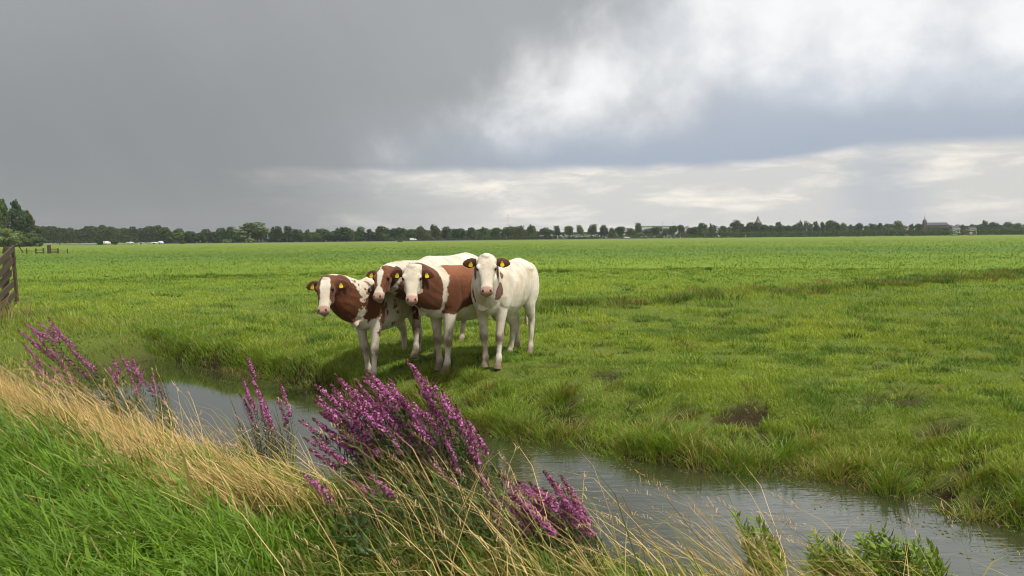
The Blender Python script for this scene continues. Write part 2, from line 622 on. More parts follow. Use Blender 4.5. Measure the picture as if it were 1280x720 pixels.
# the pasture, near to far
def pasture(name, n, r0, r1, hscale, wmin, label):
    x, y, r = polar(n, r0, r1)
    t, s, te, tn, dam = ditch(x, y)
    tex = t - te
    far_side = (tex > 0.12) | ((dam > 0.6) & (t > 4.4))
    mudn = np.maximum(hollow(x, y)[1], pits(x, y, tex, s) * 0.8)
    keep = far_side & (rng.uniform(0, 1, n) > np.clip(mudn * 1.25, 0, 0.96))
    cl = n2(x, y, 2.2, 31.0, 3)
    keep &= rng.uniform(-1.3, 0.5, n) < cl + 1.3
    keep &= rng.uniform(0, 1, n) < 1 - 0.9 * sstep(110, 320, r)
    x, y, r, tex, s, cl = x[keep], y[keep], r[keep], tex[keep], s[keep], cl[keep]
    n = len(x)
    big = n2(x * 0.5, y, 0.16, 41.0, 3)
    pat = n2(x, y, 0.8, 43.0, 3)
    lush = (1 - sstep(-5.5, -9.0, s)) * (1 - sstep(0.8, 2.6, tex)) * 0
    lushl = sstep(-8.0, -10.0, s) * (1 - sstep(0.6, 4.5, tex))
    # rough strip that crosses the right half of the field
    strip = np.exp(-((y - (18.6 + (x - 0.9) * 0.66) + 0.8 * n2(x, y, .5, 77., 2)) / (0.55 + 0.04 * y)) ** 2) * (x > 0.5) * sstep(-0.1, 0.5, n2(x, y, 0.45, 51.0, 3) + 0.25)
    strip2 = np.exp(-((y - (38 + x * 0.15)) / 1.2) ** 2) * (x < 4) * sstep(0, 0.4, n2(x, y, 0.25, 53.0, 2) + 0.1)
    h = hscale * (0.70 + 1.1 * np.clip(cl, -0.5, 1) + 0.6 * np.clip(pat, -0.5, 1)) * rng.uniform(0.5, 1.3, n)
    h = np.maximum(h, hscale * 0.36 * rng.uniform(0.6, 1.2, n))
    h = h * (1 + 0.55 * lushl + 1.6 * strip + 0.7 * strip2)
    edge = (1 - sstep(0.1, 1.3, tex))
    h = h * (1 + 0.25 * edge)
    dist_cow = np.min([np.hypot(x - f.x, y - f.y) for f in COWFEET], axis=0)
    h = h * (0.85 + 0.15 * sstep(0.4, 1.3, dist_cow))
    wd = np.maximum(wmin, 0.00062 * r) * rng.uniform(0.7, 1.4, n)
    phi = WIND + rng.normal(0, 1.5, n)
    lean = np.clip(rng.normal(0.34, 0.2, n), 0.02, 0.95)
    f = np.clip(0.55 + 0.7 * big + 0.6 * pat + 0.5 * cl + rng.normal(0, 0.16, n), 0, 1)
    col = mixc((0.112, 0.198, 0.016), (0.292, 0.372, 0.040), f)
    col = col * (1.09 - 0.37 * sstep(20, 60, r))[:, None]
    yel = np.clip(0.5 * edge * (s > -7) + 0.30 * sstep(0.0, 0.6, n2(x, y, 0.35, 61.0, 3)) + 0.6 * strip * sstep(-.1, .4, n2(x, y, 0.7, 63., 2)) + rng.normal(0, 0.1, n), 0, 0.8)
    col = col * (1 - yel[:, None]) + np.array([0.26, 0.25, 0.055])[None, :] * yel[:, None]
    dk = np.maximum(sstep(0.12, 0.42, n2(x, y, 0.55, 65.0, 3)) * 0.55, sstep(0.22, 0.4, n2(x, y, 1.6, 67.0, 3)) * 0.7)
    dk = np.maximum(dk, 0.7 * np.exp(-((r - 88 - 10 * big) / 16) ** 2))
    h = h * (1 + 0.6 * sstep(0.22, 0.4, n2(x, y, 1.6, 67.0, 3)) * (tex > 1.2))
    col = col * (1 - dk[:, None]) + np.array([0.062, 0.150, 0.020])[None, :] * dk[:, None]
    dead = rng.uniform(0, 1, n) < 0.045 + 0.10 * edge + 0.12 * strip
    col[dead] = np.array([0.38, 0.31, 0.13]) * rng.uniform(0.6, 1.1, (dead.sum(), 1))
    z = height(x, y) - 0.01
    return blades(name, np.stack([x, y, z], 1), h, wd, phi, lean, col, M_GRASS, 0.5, label=label, cat='grass')


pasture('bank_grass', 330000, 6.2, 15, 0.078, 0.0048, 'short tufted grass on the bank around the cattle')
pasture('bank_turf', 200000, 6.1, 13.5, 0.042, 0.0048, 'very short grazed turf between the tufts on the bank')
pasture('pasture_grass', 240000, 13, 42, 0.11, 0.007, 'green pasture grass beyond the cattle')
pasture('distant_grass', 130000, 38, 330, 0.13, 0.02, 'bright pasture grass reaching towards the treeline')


# tall sedge tufts along the far waterline
def sedge():
    Ps, hs, ph, ln, tc_ = [], [], [], [], []
    for k in range(520):
        s = rng.uniform(-14.5, 4.5)
        off = abs(rng.normal(0.12, 0.22)) + 0.02
        if rng.uniform() < 0.25: off += rng.uniform(0, 0.9)
        x0 = s * UX; y0 = s * UY
        te = float(np.interp(s, TE_S, TE_T))
        t = te + off
        cx, cy = x0 + t * NX, y0 + t * NY
        if hollow(np.array([cx]), np.array([cy]))[1][0] > 0.3: continue
        nb_ = int(rng.uniform(60, 150))
        big = rng.uniform(0.7, 1.3) * (1.0 if off < 0.5 else 0.7)
        if s < -9: big *= 1.15
        a = rng.uniform(0, 2 * PI, nb_); rad = np.sqrt(rng.uniform(0, 1, nb_)) * 0.15 * big
        px = cx + rad * np.cos(a); py = cy + rad * np.sin(a)
        Ps.append(np.stack([px, py, height(px, py) - 0.02], 1))
        hs.append(rng.uniform(0.4, 1.15, nb_) * (0.27 if s > -8 else 0.18) * big)
        ph.append(a + rng.normal(0, 0.5, nb_))
        ln.append(np.clip(0.12 + rad / 0.15 * 0.35 + rng.normal(0, 0.1, nb_), 0, 1))
        f = np.full(nb_, rng.uniform(0, 1))
        c = mixc((0.11, 0.22, 0.016), (0.24, 0.35, 0.03), np.clip(f + rng.normal(0, .15, nb_), 0, 1))
        if rng.uniform() < 0.3 and s > -8: c = c * 0.5 + np.array([0.30, 0.23, 0.06]) * 0.5
        dd = rng.uniform(0, 1, nb_) < 0.10
        c[dd] = np.array([0.36, 0.26, 0.10])
        tc_.append(c)
    m_ = 5200
    s = rng.uniform(-14.2, 3.5, m_)
    te = np.interp(s, TE_S, TE_T)
    t = te + np.abs(rng.normal(.04, .10, m_))
    keep = rng.uniform(-.3, .6, m_) < n2(s, s * 0, .9, 99., 3) + .35 * (s < -7)
    s, t = s[keep], t[keep]; m_ = len(s)
    x, y = s * UX + t * NX, s * UY + t * NY
    Ps.append(np.stack([x, y, np.maximum(height(x, y), ZW - .02)], 1)); hs.append(rng.uniform(.05, .22, m_))
    ph.append(rng.uniform(0, 6.3, m_)); ln.append(np.clip(rng.normal(.55, .25, m_), 0, 1.1))
    tc_.append(mixc((.12, .075, .03), (.40, .31, .15), rng.uniform(0, 1, m_) ** 1.5))
    P = np.concatenate(Ps); n = len(P)
    blades('waterside_sedge', P, np.concatenate(hs), rng.uniform(0.004, 0.0085, n), np.concatenate(ph), np.concatenate(ln),
           np.concatenate(tc_), M_GRASS, 0.45, label='long green sedge tufts overhanging the far water edge', cat='grass')


sedge()


def floating_weed():
    P, S_ = [], []
    for k in range(46):
        s = rng.uniform(-13, 3.5)
        te = float(np.interp(s, TE_S, TE_T))
        off = -abs(rng.normal(.10, .25))
        m_ = int(rng.uniform(6, 40))
        ss = s + rng.normal(0, .22, m_)
        tt = np.minimum(te + off + rng.normal(0, .06, m_), te - .03)
        P.append(np.stack([ss * UX + tt * NX, ss * UY + tt * NY, np.full(m_, ZW + .004)], 1))
        S_.append(rng.uniform(.006, .022, m_))
    P, S_ = np.concatenate(P), np.concatenate(S_)
    n = len(P)
    a = rng.uniform(0, 2 * PI, n)
    e1 = np.stack([np.cos(a), np.sin(a), np.zeros(n)], 1) * S_[:, None]
    e2 = np.stack([-np.sin(a), np.cos(a), np.zeros(n)], 1) * (S_ * .5)[:, None]
    v = np.stack([P - e1, P - e2, P + e1, P + e2], 1)
    me = np_mesh('floating_weed', v.reshape(-1, 3), np.arange(n * 4), np.full(n, 4), M_LEAF, {'tint': np.repeat(mixc((.07, .11, .02), (.22, .18, .07), rng.uniform(0, 1, n)), 4, axis=0)})
    tag(link_mesh('floating_weed', me), 'small floating weed and dead leaves along the water edge', 'weed', kind='stuff')


floating_weed()


def tussocks():
    Ps, hs, ph, ln, tc_, ws = [], [], [], [], [], []
    spots = []
    for k in range(230):
        x = rng.uniform(0.7, 24)
        y = 18.6 + (x - 0.9) * 0.66 + rng.normal(0, 0.5 + .02 * x) + 0.7 * math.sin(x * 1.3)
        spots.append((x, y, rng.uniform(.6, 1.25), rng.uniform() < .35))
    for px, py, b in ((1222, 352, 2.1), (1050, 362, 1.5), (1085, 362, 1.4), (712, 392, 1.3), (735, 390, 1.2), (880, 378, 1.4), (905, 376, 1.5), (840, 380, 1.2), (1130, 358, 1.2), (1190, 352, 1.2), (690, 392, 1.2)):
        p = at(px, py)
        spots.append((p.x, p.y, b, px == 1222))
    for k in range(70):
        x = rng.uniform(-16, 3)
        spots.append((x, 38 + x * .15 + rng.normal(0, .8), rng.uniform(.5, 1.0), False))
    for k in range(90):
        a, b, r_ = polar(1, 12, 45)
        spots.append((a[0], b[0], rng.uniform(.35, .8), False))
    for k in range(1500):
        a, b, r_ = polar(1, 6.3, 17)
        spots.append((a[0], b[0], rng.uniform(.28, .62), rng.uniform() < .10))
    for x, y, b, brown in spots:
        t, s, te, tn, dam = ditch(np.array([x]), np.array([y]))
        if t[0] < te[0] + .25 or min(math.hypot(x - q.x, y - q.y) for q in COWFEET) < .35: continue
        nb_ = 55
        a = rng.uniform(0, 2 * PI, nb_); rad = np.sqrt(rng.uniform(0, 1, nb_)) * .22 * b
        px, py = x + rad * np.cos(a) * 1.3, y + rad * np.sin(a)
        Ps.append(np.stack([px, py, height(px, py) - .02], 1))
        hs.append(rng.uniform(.5, 1.2, nb_) * .24 * b)
        ph.append(a + rng.normal(0, .5, nb_)); ln.append(np.clip(.1 + rad / (.22 * b) * .4 + rng.normal(0, .1, nb_), 0, 1))
        f = np.clip(rng.uniform() + rng.normal(0, .15, nb_), 0, 1)
        c = mixc((.050, .110, .013), (.15, .23, .022), f) if b > .62 or rng.uniform() < .45 else mixc((.16, .28, .02), (.35, .43, .06), f)
        if brown: c = c * .35 + np.array([.22, .14, .05]) * .65
        tc_.append(c); ws.append(np.full(nb_, max(.006, .0007 * math.hypot(x, y))) * rng.uniform(.7, 1.3, nb_))
    blades('rough_tussocks', np.concatenate(Ps), np.concatenate(hs), np.concatenate(ws), np.concatenate(ph), np.concatenate(ln), np.concatenate(tc_), M_GRASS, .4,
           label='dark rough tussocks dotted over the pasture', cat='grass')


tussocks()


# near bank: lush green grass, bottom left and along the bottom
def near_green():
    n = 105000
    x, y, r = polar(n, 1.9, 13, -40, 34)
    t, s, te, tn, dam = ditch(x, y)
    wob = 0.35 * n2(x, y, 0.9, 71.0, 3)
    lim = np.interp(s, [-14, -7, -5, -3.4, -3.0, -2.4, -1.6, 2], [3.0, 2.8, 2.55, 2.4, 1.75, 1.75, 2.5, 2.8])
    k = (t + wob < lim) & (t > 0.2)
    more = (t + wob >= lim) & (t < tn) & (rng.uniform(0, 1, n) < np.where(s > -5.0, np.where(s > -3.0, 0.45, 0.75), 0.42))
    dm = (dam > 0.5) & (t < 4.6) & (t > 2.9)
    keep = k | more | dm
    x, y, r, t, s = x[keep], y[keep], r[keep], t[keep], s[keep]
    n = len(x)
    cl = n2(x, y, 2.5, 73.0, 3)
    h = (0.33 + 0.14 * cl) * rng.uniform(0.5, 1.35, n) * np.where(r < 3.2, 0.8, 1.0)
    wd = rng.uniform(0.005, 0.0125, n)
    inner = (t > np.interp(s, [-14, -7, -5, -3.4, -3.0, -2.4, -1.6, 2], [3.0, 2.8, 2.55, 2.4, 1.75, 1.75, 2.5, 2.8])) & (s < -1.8)
    h = h * np.where(inner, 0.62, 1.0)
    wide = rng.uniform(0, 1, n) < 0.05
    wd[wide] *= 1.7; h[wide] *= 1.25
    phi = WIND + 0.2 + rng.normal(0, 0.9, n)
    lean = np.clip(rng.normal(0.38, 0.17, n), 0.02, 0.95)
    col = mixc((0.070, 0.150, 0.011), (0.195, 0.335, 0.028), np.clip(0.5 + 0.5 * n2(x, y, 1.2, 75.0, 3) + rng.normal(0, 0.22, n), 0, 1))
    zone = inner & (s > -3.4)
    col[zone] = col[zone] * np.array([0.75, 0.62, 0.8])
    dd = rng.uniform(0, 1, n) < np.where(zone, 0.18, 0.03)
    col[dd] = (0.36, 0.28, 0.11)
    blades('verge_grass', np.stack([x, y, height(x, y) - 0.02], 1), h, wd, phi, lean, col, M_GRASS, 0.75,
           label='lush long green grass on the near verge', cat='grass')


near_green()


# near bank: straw coloured dry grass leaning with the wind, with seed heads
def dry_grass():
    n = 52000
    s = rng.uniform(-13.8, 2.5, n)
    t = np.clip(rng.normal(np.interp(s, [-14, -7, -5, -4.2, -3.7, -3.2, 2], [3.38, 3.10, 2.82, 2.70, 2.68, 3.3, 3.7]), np.interp(s, [-14, -5, -4.2, -3.7, -3.2, 2], [0.24, 0.29, 0.2, 0.2, 0.6, 0.55]), n), 1.9, 4.75)
    dens = np.interp(s, [-14, -10, -6, -4.7, -3.75, -3.45, -2.6, -1.8, -0.5, 2.5], [0.30, 0.30, 0.32, 0.38, 0.36, 0.05, 0.06, 0.24, 0.09, 0.03])
    cl = n2(s, t * 1.4, 1.5, 81.0, 3)
    keep = rng.uniform(0, 1, n) < dens * np.clip(0.62 + 3.0 * cl, 0.03, 1.1)
    s, t = s[keep], t[keep]
    n = len(s)
    x, y = s * UX + t * NX, s * UY + t * NY
    tall = rng.uniform(0, 1, n) < np.interp(s, [-14, -10, -4.6, -3.7, -3.4, 2], [0.16, 0.13, 0.14, 0.05, 0.5, 0.5])
    h = np.where(tall, rng.uniform(0.65, 1.15, n) * np.interp(s, [-14, -9, -8, -4.8, -4.2], [1, 1.2, 1.75, 1.75, 1.0]), rng.uniform(0.35, 0.95, n)) * np.interp(s, [-14, -10, -8, -5, -4.2, -3.6, 2], [0.80, 0.62, 0.44, 0.42, 0.55, 0.9, 0.95])
    lean = np.where(tall, rng.normal(0.50, 0.11, n), rng.normal(0.60, 0.18, n))
    lean = np.clip(lean, 0.1, 0.98)
    phi = WIND + rng.normal(0.0, 0.38, n) + np.where(rng.uniform(0, 1, n) < 0.20, rng.normal(0, 1.3, n), 0)
    coh = n2(x, y, 1.3, 83.0, 3)
    phi = phi + 0.9 * coh
    lean = np.clip(lean + 0.30 * n2(x, y, 1.7, 85.0, 3), 0.08, 0.99)
    wd = rng.uniform(0.003, 0.0062, n) * np.where(tall, 0.9, 1.25)
    f = np.clip(rng.normal(0.5, 0.28, n), 0, 1)
    col = mixc((0.33, 0.20, 0.062), (0.76, 0.56, 0.25), f)
    g = rng.uniform(0, 1, n) < np.interp(s, [-14, -6, -4, 2], [0.12, 0.16, 0.35, 0.4])
    col[g] = mixc((0.16, 0.20, 0.03), (0.34, 0.30, 0.07), rng.uniform(0, 1, g.sum()))
    q = at(3, 402)
    m_ = 130
    fx, fy = q.x + rng.normal(-.2, .45, m_), q.y + rng.normal(0, .5, m_)
    x, y, s, tall = np.r_[x, fx], np.r_[y, fy], np.r_[s, np.full(m_, -14.)], np.r_[tall, np.zeros(m_, bool)]
    h, lean, phi = np.r_[h, rng.uniform(.25, .7, m_)], np.r_[lean, rng.uniform(.05, .45, m_)], np.r_[phi, rng.uniform(0, 6.3, m_)]
    wd, col = np.r_[wd, np.full(m_, .012)], np.r_[col, mixc((.20, .14, .06), (.42, .32, .15), rng.uniform(0, 1, m_))]
    n = len(x)
    P = np.stack([x, y, height(x, y) - 0.01], 1)
    pts = blades('dry_grass', P, h, wd, phi, lean, col, M_STRAW, 0.22, label='tall straw coloured dry grass leaning over the ditch', cat='grass')
    # seed heads: short bristles set along the last part of the tall stems
    idx = np.nonzero(tall)[0]
    idx = idx[rng.uniform(0, 1, len(idx)) < 0.45]
    phh, lnn = phi[idx], lean[idx]
    t0, t1 = pts[2][idx], pts[3][idx]
    PP, H2, PH, LN, CC = [], [], [], [], []
    for k in range(9):
        q = t0 + (t1 - t0) * (0.35 + 0.07 * k) + rng.normal(0, 0.0025, (len(idx), 3))
        PP.append(q); H2.append(rng.uniform(0.018, 0.04, len(idx))); PH.append(phh + rng.normal(0, 1.0, len(idx)))
        LN.append(np.clip(lnn + rng.normal(0.1, 0.2, len(idx)), 0, 1.1))
        CC.append(mixc((0.40, 0.25, 0.13), (0.58, 0.42, 0.24), rng.uniform(0, 1, len(idx))))
    PP = np.concatenate(PP)
    blades('grass_seed_heads', PP, np.concatenate(H2), rng.uniform(0.003, 0.006, len(PP)), np.concatenate(PH), np.concatenate(LN),
           np.concatenate(CC), M_STRAW, 0.2, label='buff seed heads on the tips of the dry grass', cat='grass')


dry_grass()


# ------------------------------------------------------------------ herbs: purple loosestrife and leafy shoots
def frame(t):
    t = t / (np.linalg.norm(t) + 1e-9)
    ref = np.array([0, 0, 1.0]) if abs(t[2]) < 0.9 else np.array([1.0, 0, 0])
    u = np.cross(t, ref); u /= np.linalg.norm(u)
    return t, u, np.cross(t, u)


def leaf_quads(P, D, W, L, wd):
    """pointed leaves as two quads folded at the widest place: base P, direction D, width vector W"""
    n = len(P)
    v = np.empty((n, 6, 3))
    nrm = np.cross(D, W)
    mid = P + D * (L * 0.45)[:, None]
    v[:, 0] = P
    v[:, 1] = mid - W * (wd * 0.5)[:, None]
    v[:, 2] = P + D * L[:, None] - nrm * (L * 0.12)[:, None]
    v[:, 3] = mid + W * (wd * 0.5)[:, None]
    v[:, 4] = mid - nrm * (L * 0.04)[:, None]
    v[:, 5] = P
    o = (np.arange(n) * 6)[:, None]
    loops = np.concatenate([o + np.array([[0, 1, 2, 4]]), o + np.array([[0, 4, 2, 3]])], 1)
    return v.reshape(-1, 3), loops, np.tile(np.array([4, 4]), n)


def herb_stem(path, leaf_from, leaf_to, leaf_len, leaf_w, step, cols, rad=0.004, stem_col=(0.16, 0.13, 0.05)):
    """one stem with its leaves: verts, loops, sizes, tint"""
    path = np.array(path)
    n = len(path)
    vs, lo, sz, ti = [], [], [], []
    k = 4
    rings = []
    for i in range(n):
        t, u, w_ = frame(path[min(i + 1, n - 1)] - path[max(i - 1, 0)])
        r_ = rad * (1 - 0.7 * i / (n - 1))
        for j in range(k):
            a = 2 * PI * j / k
            vs.append(path[i] + r_ * (math.cos(a) * u + math.sin(a) * w_))
            ti.append(stem_col)
    for i in range(n - 1):
        for j in range(k):
            lo += [i * k + j, i * k + (j + 1) % k, (i + 1) * k + (j + 1) % k, (i + 1) * k + j]
            sz.append(4)
    seg = np.linalg.norm(np.diff(path, axis=0), axis=1)
    cum = np.concatenate([[0], np.cumsum(seg)])
    tot = cum[-1]
    P, D, W, Ls = [], [], [], []
    q, turn = leaf_from * tot, rng.uniform(0, PI)
    while q < leaf_to * tot:
        p = np.array([np.interp(q, cum, path[:, c]) for c in range(3)])
        p2 = np.array([np.interp(min(q + 0.01, tot), cum, path[:, c]) for c in range(3)])
        t, u, w_ = frame(p2 - p + 1e-6)
        for sgn in (0, PI):
            a = turn + sgn + rng.normal(0, 0.2)
            o = math.cos(a) * u + math.sin(a) * w_
            dvec = o * 0.85 + t * rng.uniform(0.2, 0.7) + np.array([-0.15, 0, -0.05])
            dvec /= np.linalg.norm(dvec)
            wv = np.cross(dvec, t); wv /= np.linalg.norm(wv) + 1e-9
            P.append(p); D.append(dvec); W.append(wv); Ls.append(leaf_len * rng.uniform(0.6, 1.2) * (1.15 - 0.5 * q / tot))
        turn += PI / 2
        q += step * rng.uniform(0.7, 1.3)
    vs = np.array(vs)
    ti = np.array(ti, dtype=float)
    if P:
        Ls = np.array(Ls)
        v2, l2, s2 = leaf_quads(np.array(P), np.array(D), np.array(W), Ls, Ls * leaf_w)
        lo = np.concatenate([np.array(lo), (l2 + len(vs)).ravel()])
        sz = np.concatenate([np.array(sz), s2])
        f = np.clip(rng.normal(0.5, 0.3, len(Ls)), 0, 1)
        ti = np.concatenate([ti, np.repeat(mixc(cols[0], cols[1], f), 6, axis=0)])
        vs = np.concatenate([vs, v2])
    return vs, np.array(lo), np.array(sz), ti


def spike_mesh(path, frac, cols, r0=0.020):
    path = np.array(path)
    seg = np.linalg.norm(np.diff(path, axis=0), axis=1)
    cum = np.concatenate([[0], np.cumsum(seg)])
    tot = cum[-1]
    vs, lo, sz, ti = [], [], [], []
    q0, q = tot * (1 - frac), tot * (1 - frac)
    ends = tot * rng.uniform(0.90, 1.0)
    while q < tot:
        f = (q - q0) / (tot - q0)
        p = np.array([np.interp(q, cum, path[:, c]) for c in range(3)])
        p2 = np.array([np.interp(min(q + 0.01, tot), cum, path[:, c]) for c in range(3)])
        t, u, w_ = frame(p2 - p + 1e-6)
        if f > 0.88:                          # buds at the tip
            m_, rr, size, cc = 3, r0 * 0.35, 0.010, np.array([0.17, 0.075, 0.075])
        else:
            m_, rr, size = 8, r0 * (1.1 - 0.5 * f), 0.0108 * (1.1 - 0.3 * f)
            cc = None
        if cc is None and rng.uniform() < 0.22: q += 0.007; continue
        for j in range(m_):
            a = rng.uniform(0, 2 * PI)
            o = math.cos(a) * u + math.sin(a) * w_
            c = p + o * rr * rng.uniform(0.5, 1.15) + t * rng.normal(0, 0.004)
            nn = o + t * rng.uniform(-0.2, 0.8) + rng.normal(0, 0.35, 3)
            nn, a1, a2 = frame(nn)
            h_ = size * rng.uniform(0.6, 1.15)
            k0 = len(vs)
            th = rng.uniform(0, PI)
            b1 = math.cos(th) * a1 + math.sin(th) * a2
            b2 = -math.sin(th) * a1 + math.cos(th) * a2
            vs += [c - b1 * h_, c - b2 * h_ * 0.7 + nn * h_ * 0.25, c + b1 * h_, c + b2 * h_ * 0.7 + nn * h_ * 0.25]
            lo += [k0, k0 + 1, k0 + 2, k0 + 3]
            sz.append(4)
            g = rng.uniform()
            col = cc if cc is not None else (np.array(cols[0]) * (1 - g) + np.array(cols[1]) * g)
            if cc is None and rng.uniform() < 0.22: col = np.array([0.16, 0.075, 0.07])
            ti += [col] * 4
        q += 0.0085
    return np.array(vs), np.array(lo), np.array(sz), np.array(ti)


MAG = ((0.33, 0.075, 0.25), (0.66, 0.26, 0.53))
MAG_DULL = ((0.30, 0.07, 0.22), (0.55, 0.18, 0.43))


def loosestrife(label, spots, cols=MAG, leafc=((0.035, 0.075, 0.016), (0.085, 0.16, 0.03)), group='purple loosestrife along the ditch', leaf_step=0.032, plain=0, leaf_len=0.078):
    # stems past len - plain carry leaves only
    """spots: list of (tip point, base point, bend); the stem runs base -> tip; ALL in one plant clump"""
    base = np.mean([np.array(b) for _, b, _ in spots], axis=0)
    root = empty('purple_loosestrife', base)
    tag(root, label, 'wildflower', group)
    for i, (tipp, bp, bend) in enumerate(spots):
        b0, t0 = np.array(bp) - base, np.array(tipp) - base
        L = np.linalg.norm(t0 - b0)
        ctrl = b0 + (t0 - b0) * 0.45 + np.array([0.10 * L * bend, 0, 0.12 * L * bend])
        path = [(1 - q) ** 2 * b0 + 2 * q * (1 - q) * ctrl + q * q * t0 for q in np.linspace(0, 1, 10)]
        if L < 0.16: continue
        frac = np.clip(rng.uniform(0.2, 0.34) / L, 0.18, 0.5)
        v, l, s, t = herb_stem(path, 0.12, 1 - frac * 0.9, leaf_len, 0.22, leaf_step, leafc)
        me = np_mesh('stem', v, l, s, M_LEAF, {'tint': t})
        st = link_mesh('stem', me, root)
        if i >= len(spots) - plain: continue
        v, l, s, t = spike_mesh(path, frac, cols)
        link_mesh('flower_spike', np_mesh('flower_spike', v, l, s, M_PETAL, {'tint': t}), st)
    return root


def pix_spots(pts, Y, base_px, base_t_spread, base_t, zjit=0.25, lean=0.45):
    """from the picture position of each spike tip, a stem in depth Y +- zjit rooted in the bank to the right of its tip"""
    out = []
    for (px, py) in pts:
        d = Y + rng.uniform(-zjit, zjit)
        tip = at_y(px, py, d)
        hgt = tip.z + 0.3
        bx = tip.x + hgt * rng.uniform(lean * 0.75, lean * 1.25)
        if base_px is not None:
            bx = bx * 0.55 + (base_px[0] + rng.uniform(-1, 1) * base_px[1]) * 0.45
        by = d + rng.uniform(-0.15, 0.15)
        bz = float(height(np.array([bx]), np.array([by]))[0])
        bz = max(bz, ZW - 0.05)
        out.append((tuple(tip), (bx, by, bz), rng.uniform(0.4, 1.1)))
    return out


big = [(508, 449), (515, 462), (524, 472), (531, 480), (540, 478), (552, 487), (561, 497), (570, 505), (580, 520), (588, 533),
       (418, 467), (428, 474), (437, 482), (444, 475), (452, 470), (462, 466), (470, 473), (478, 478), (457, 462), (484, 470),
       (413, 480), (420, 492), (430, 498), (443, 496), (455, 490), (466, 492), (478, 497), (489, 492), (497, 488), (505, 500),
       (392, 500), (398, 514), (406, 508), (416, 515), (426, 522), (438, 514), (449, 510), (460, 512), (470, 515),
       (373, 524), (380, 548), (390, 545), (398, 555), (402, 533), (385, 560), (412, 546), (376, 590), (386, 598),
       (500, 520), (512, 512), (520, 524), (530, 535), (541, 528), (552, 540), (562, 532), (572, 545), (583, 555), (595, 560),
       (497, 540), (510, 552), (524, 556), (538, 560), (552, 566), (566, 572), (579, 580), (480, 562), (598, 590), (478, 540),
       (458, 590), (446, 602), (432, 640), (444, 648), (466, 632), (470, 655), (482, 660)]
big += [(rng.uniform(392, 520), rng.uniform(478, 545)) for _ in range(22)] + [(rng.uniform(500, 590), rng.uniform(500, 585)) for _ in range(18)]
sp_ = pix_spots([q for q in big if q[1] < 585], 5.2, (-0.35, 0.40), 0.3, 3.8, 0.30, 0.42) + pix_spots([q for q in big if q[1] >= 585], 4.5, None, 0, 0, 0.2, 0.4)
fill = [(rng.uniform(385, 590), rng.uniform(520, 640)) for _ in range(62)]
sp_ += pix_spots(fill, 5.1, (-0.4, 0.45), 0.3, 3.8, 0.35, 0.25)
mids = [(rng.uniform(395, 570), rng.uniform(560, 650)) for _ in range(16)]
sp_ += pix_spots(mids, 4.55, None, 0, 0, 0.2, 0.35)
fill = [(rng.uniform(392, 600), rng.uniform(548, 650)) for _ in range(75)]
sp_ += pix_spots(fill, 4.4, None, 0, 0, 0.25, 0.22)
fill = [(rng.uniform(400, 640), rng.uniform(610, 690)) for _ in range(45)]
sp_ += pix_spots(fill, 4.0, None, 0, 0, 0.25, 0.2)
loosestrife('big dense clump of purple loosestrife leaning in front of the cows', sp_, plain=182, leaf_len=0.095)

lf = [(22, 412), (30, 404), (38, 410), (46, 402), (52, 412), (60, 396), (66, 404), (72, 416), (80, 424), (28, 428), (40, 430), (54, 430), (66, 436),
      (88, 436), (96, 442), (104, 450), (34, 450), (42, 462), (60, 455), (76, 452), (92, 460), (140, 446), (150, 443), (158, 450), (166, 446), (172, 454),
      (180, 460), (134, 456), (146, 462), (160, 466), (176, 472), (188, 468), (196, 476), (38, 474), (26, 486), (44, 498)]
sp_ = pix_spots(lf, 9.0, (-4.35, 0.85), 0.3, 4, 0.35, 0.40)
fill = [(rng.uniform(50, 195), rng.uniform(440, 490)) for _ in range(40)]
sp_ += pix_spots(fill, 8.6, None, 0, 0, 0.4, 0.25)
loosestrife('purple loosestrife beside the slatted fence, rising from pale dry grass', sp_, plain=40)

mid = [(309, 444), (302, 472), (313, 470), (318, 482), (306, 490), (350, 478), (300, 492), (324, 492), (330, 500), (345, 492)]
sp_ = pix_spots(mid, 7.1, (-2.05, 0.22), 0.3, 4, 0.2, 0.2)
fill = [(rng.uniform(285, 345), rng.uniform(490, 530)) for _ in range(16)]
sp_ += pix_spots(fill, 7.0, None, 0, 0, 0.25, 0.25)
loosestrife('slender purple loosestrife standing before open grey water, a few upright spikes', sp_, plain=16,
            leafc=((0.08, 0.075, 0.03), (0.14, 0.13, 0.04)))

low = [(630, 595), (638, 603), (646, 600), (655, 610), (664, 606), (672, 614), (640, 618), (652, 624), (625, 622), (612, 640), (606, 650), (664, 628),
       (680, 588), (688, 598), (696, 604), (704, 610), (712, 618), (722, 628), (700, 594), (676, 640), (632, 646), (700, 640)]
low += [(rng.uniform(615, 725), rng.uniform(595, 650)) for _ in range(12)]
sp_ = pix_spots(low, 4.4, (0.38, 0.25), 0.3, 4, 0.22, 0.5)
fill = [(rng.uniform(600, 725), rng.uniform(625, 680)) for _ in range(22)]
sp_ += pix_spots(fill, 4.2, None, 0, 0, 0.25, 0.3)
loosestrife('low purple loosestrife at the near water edge, shorter than the big clump', sp_, cols=MAG_DULL, plain=22)


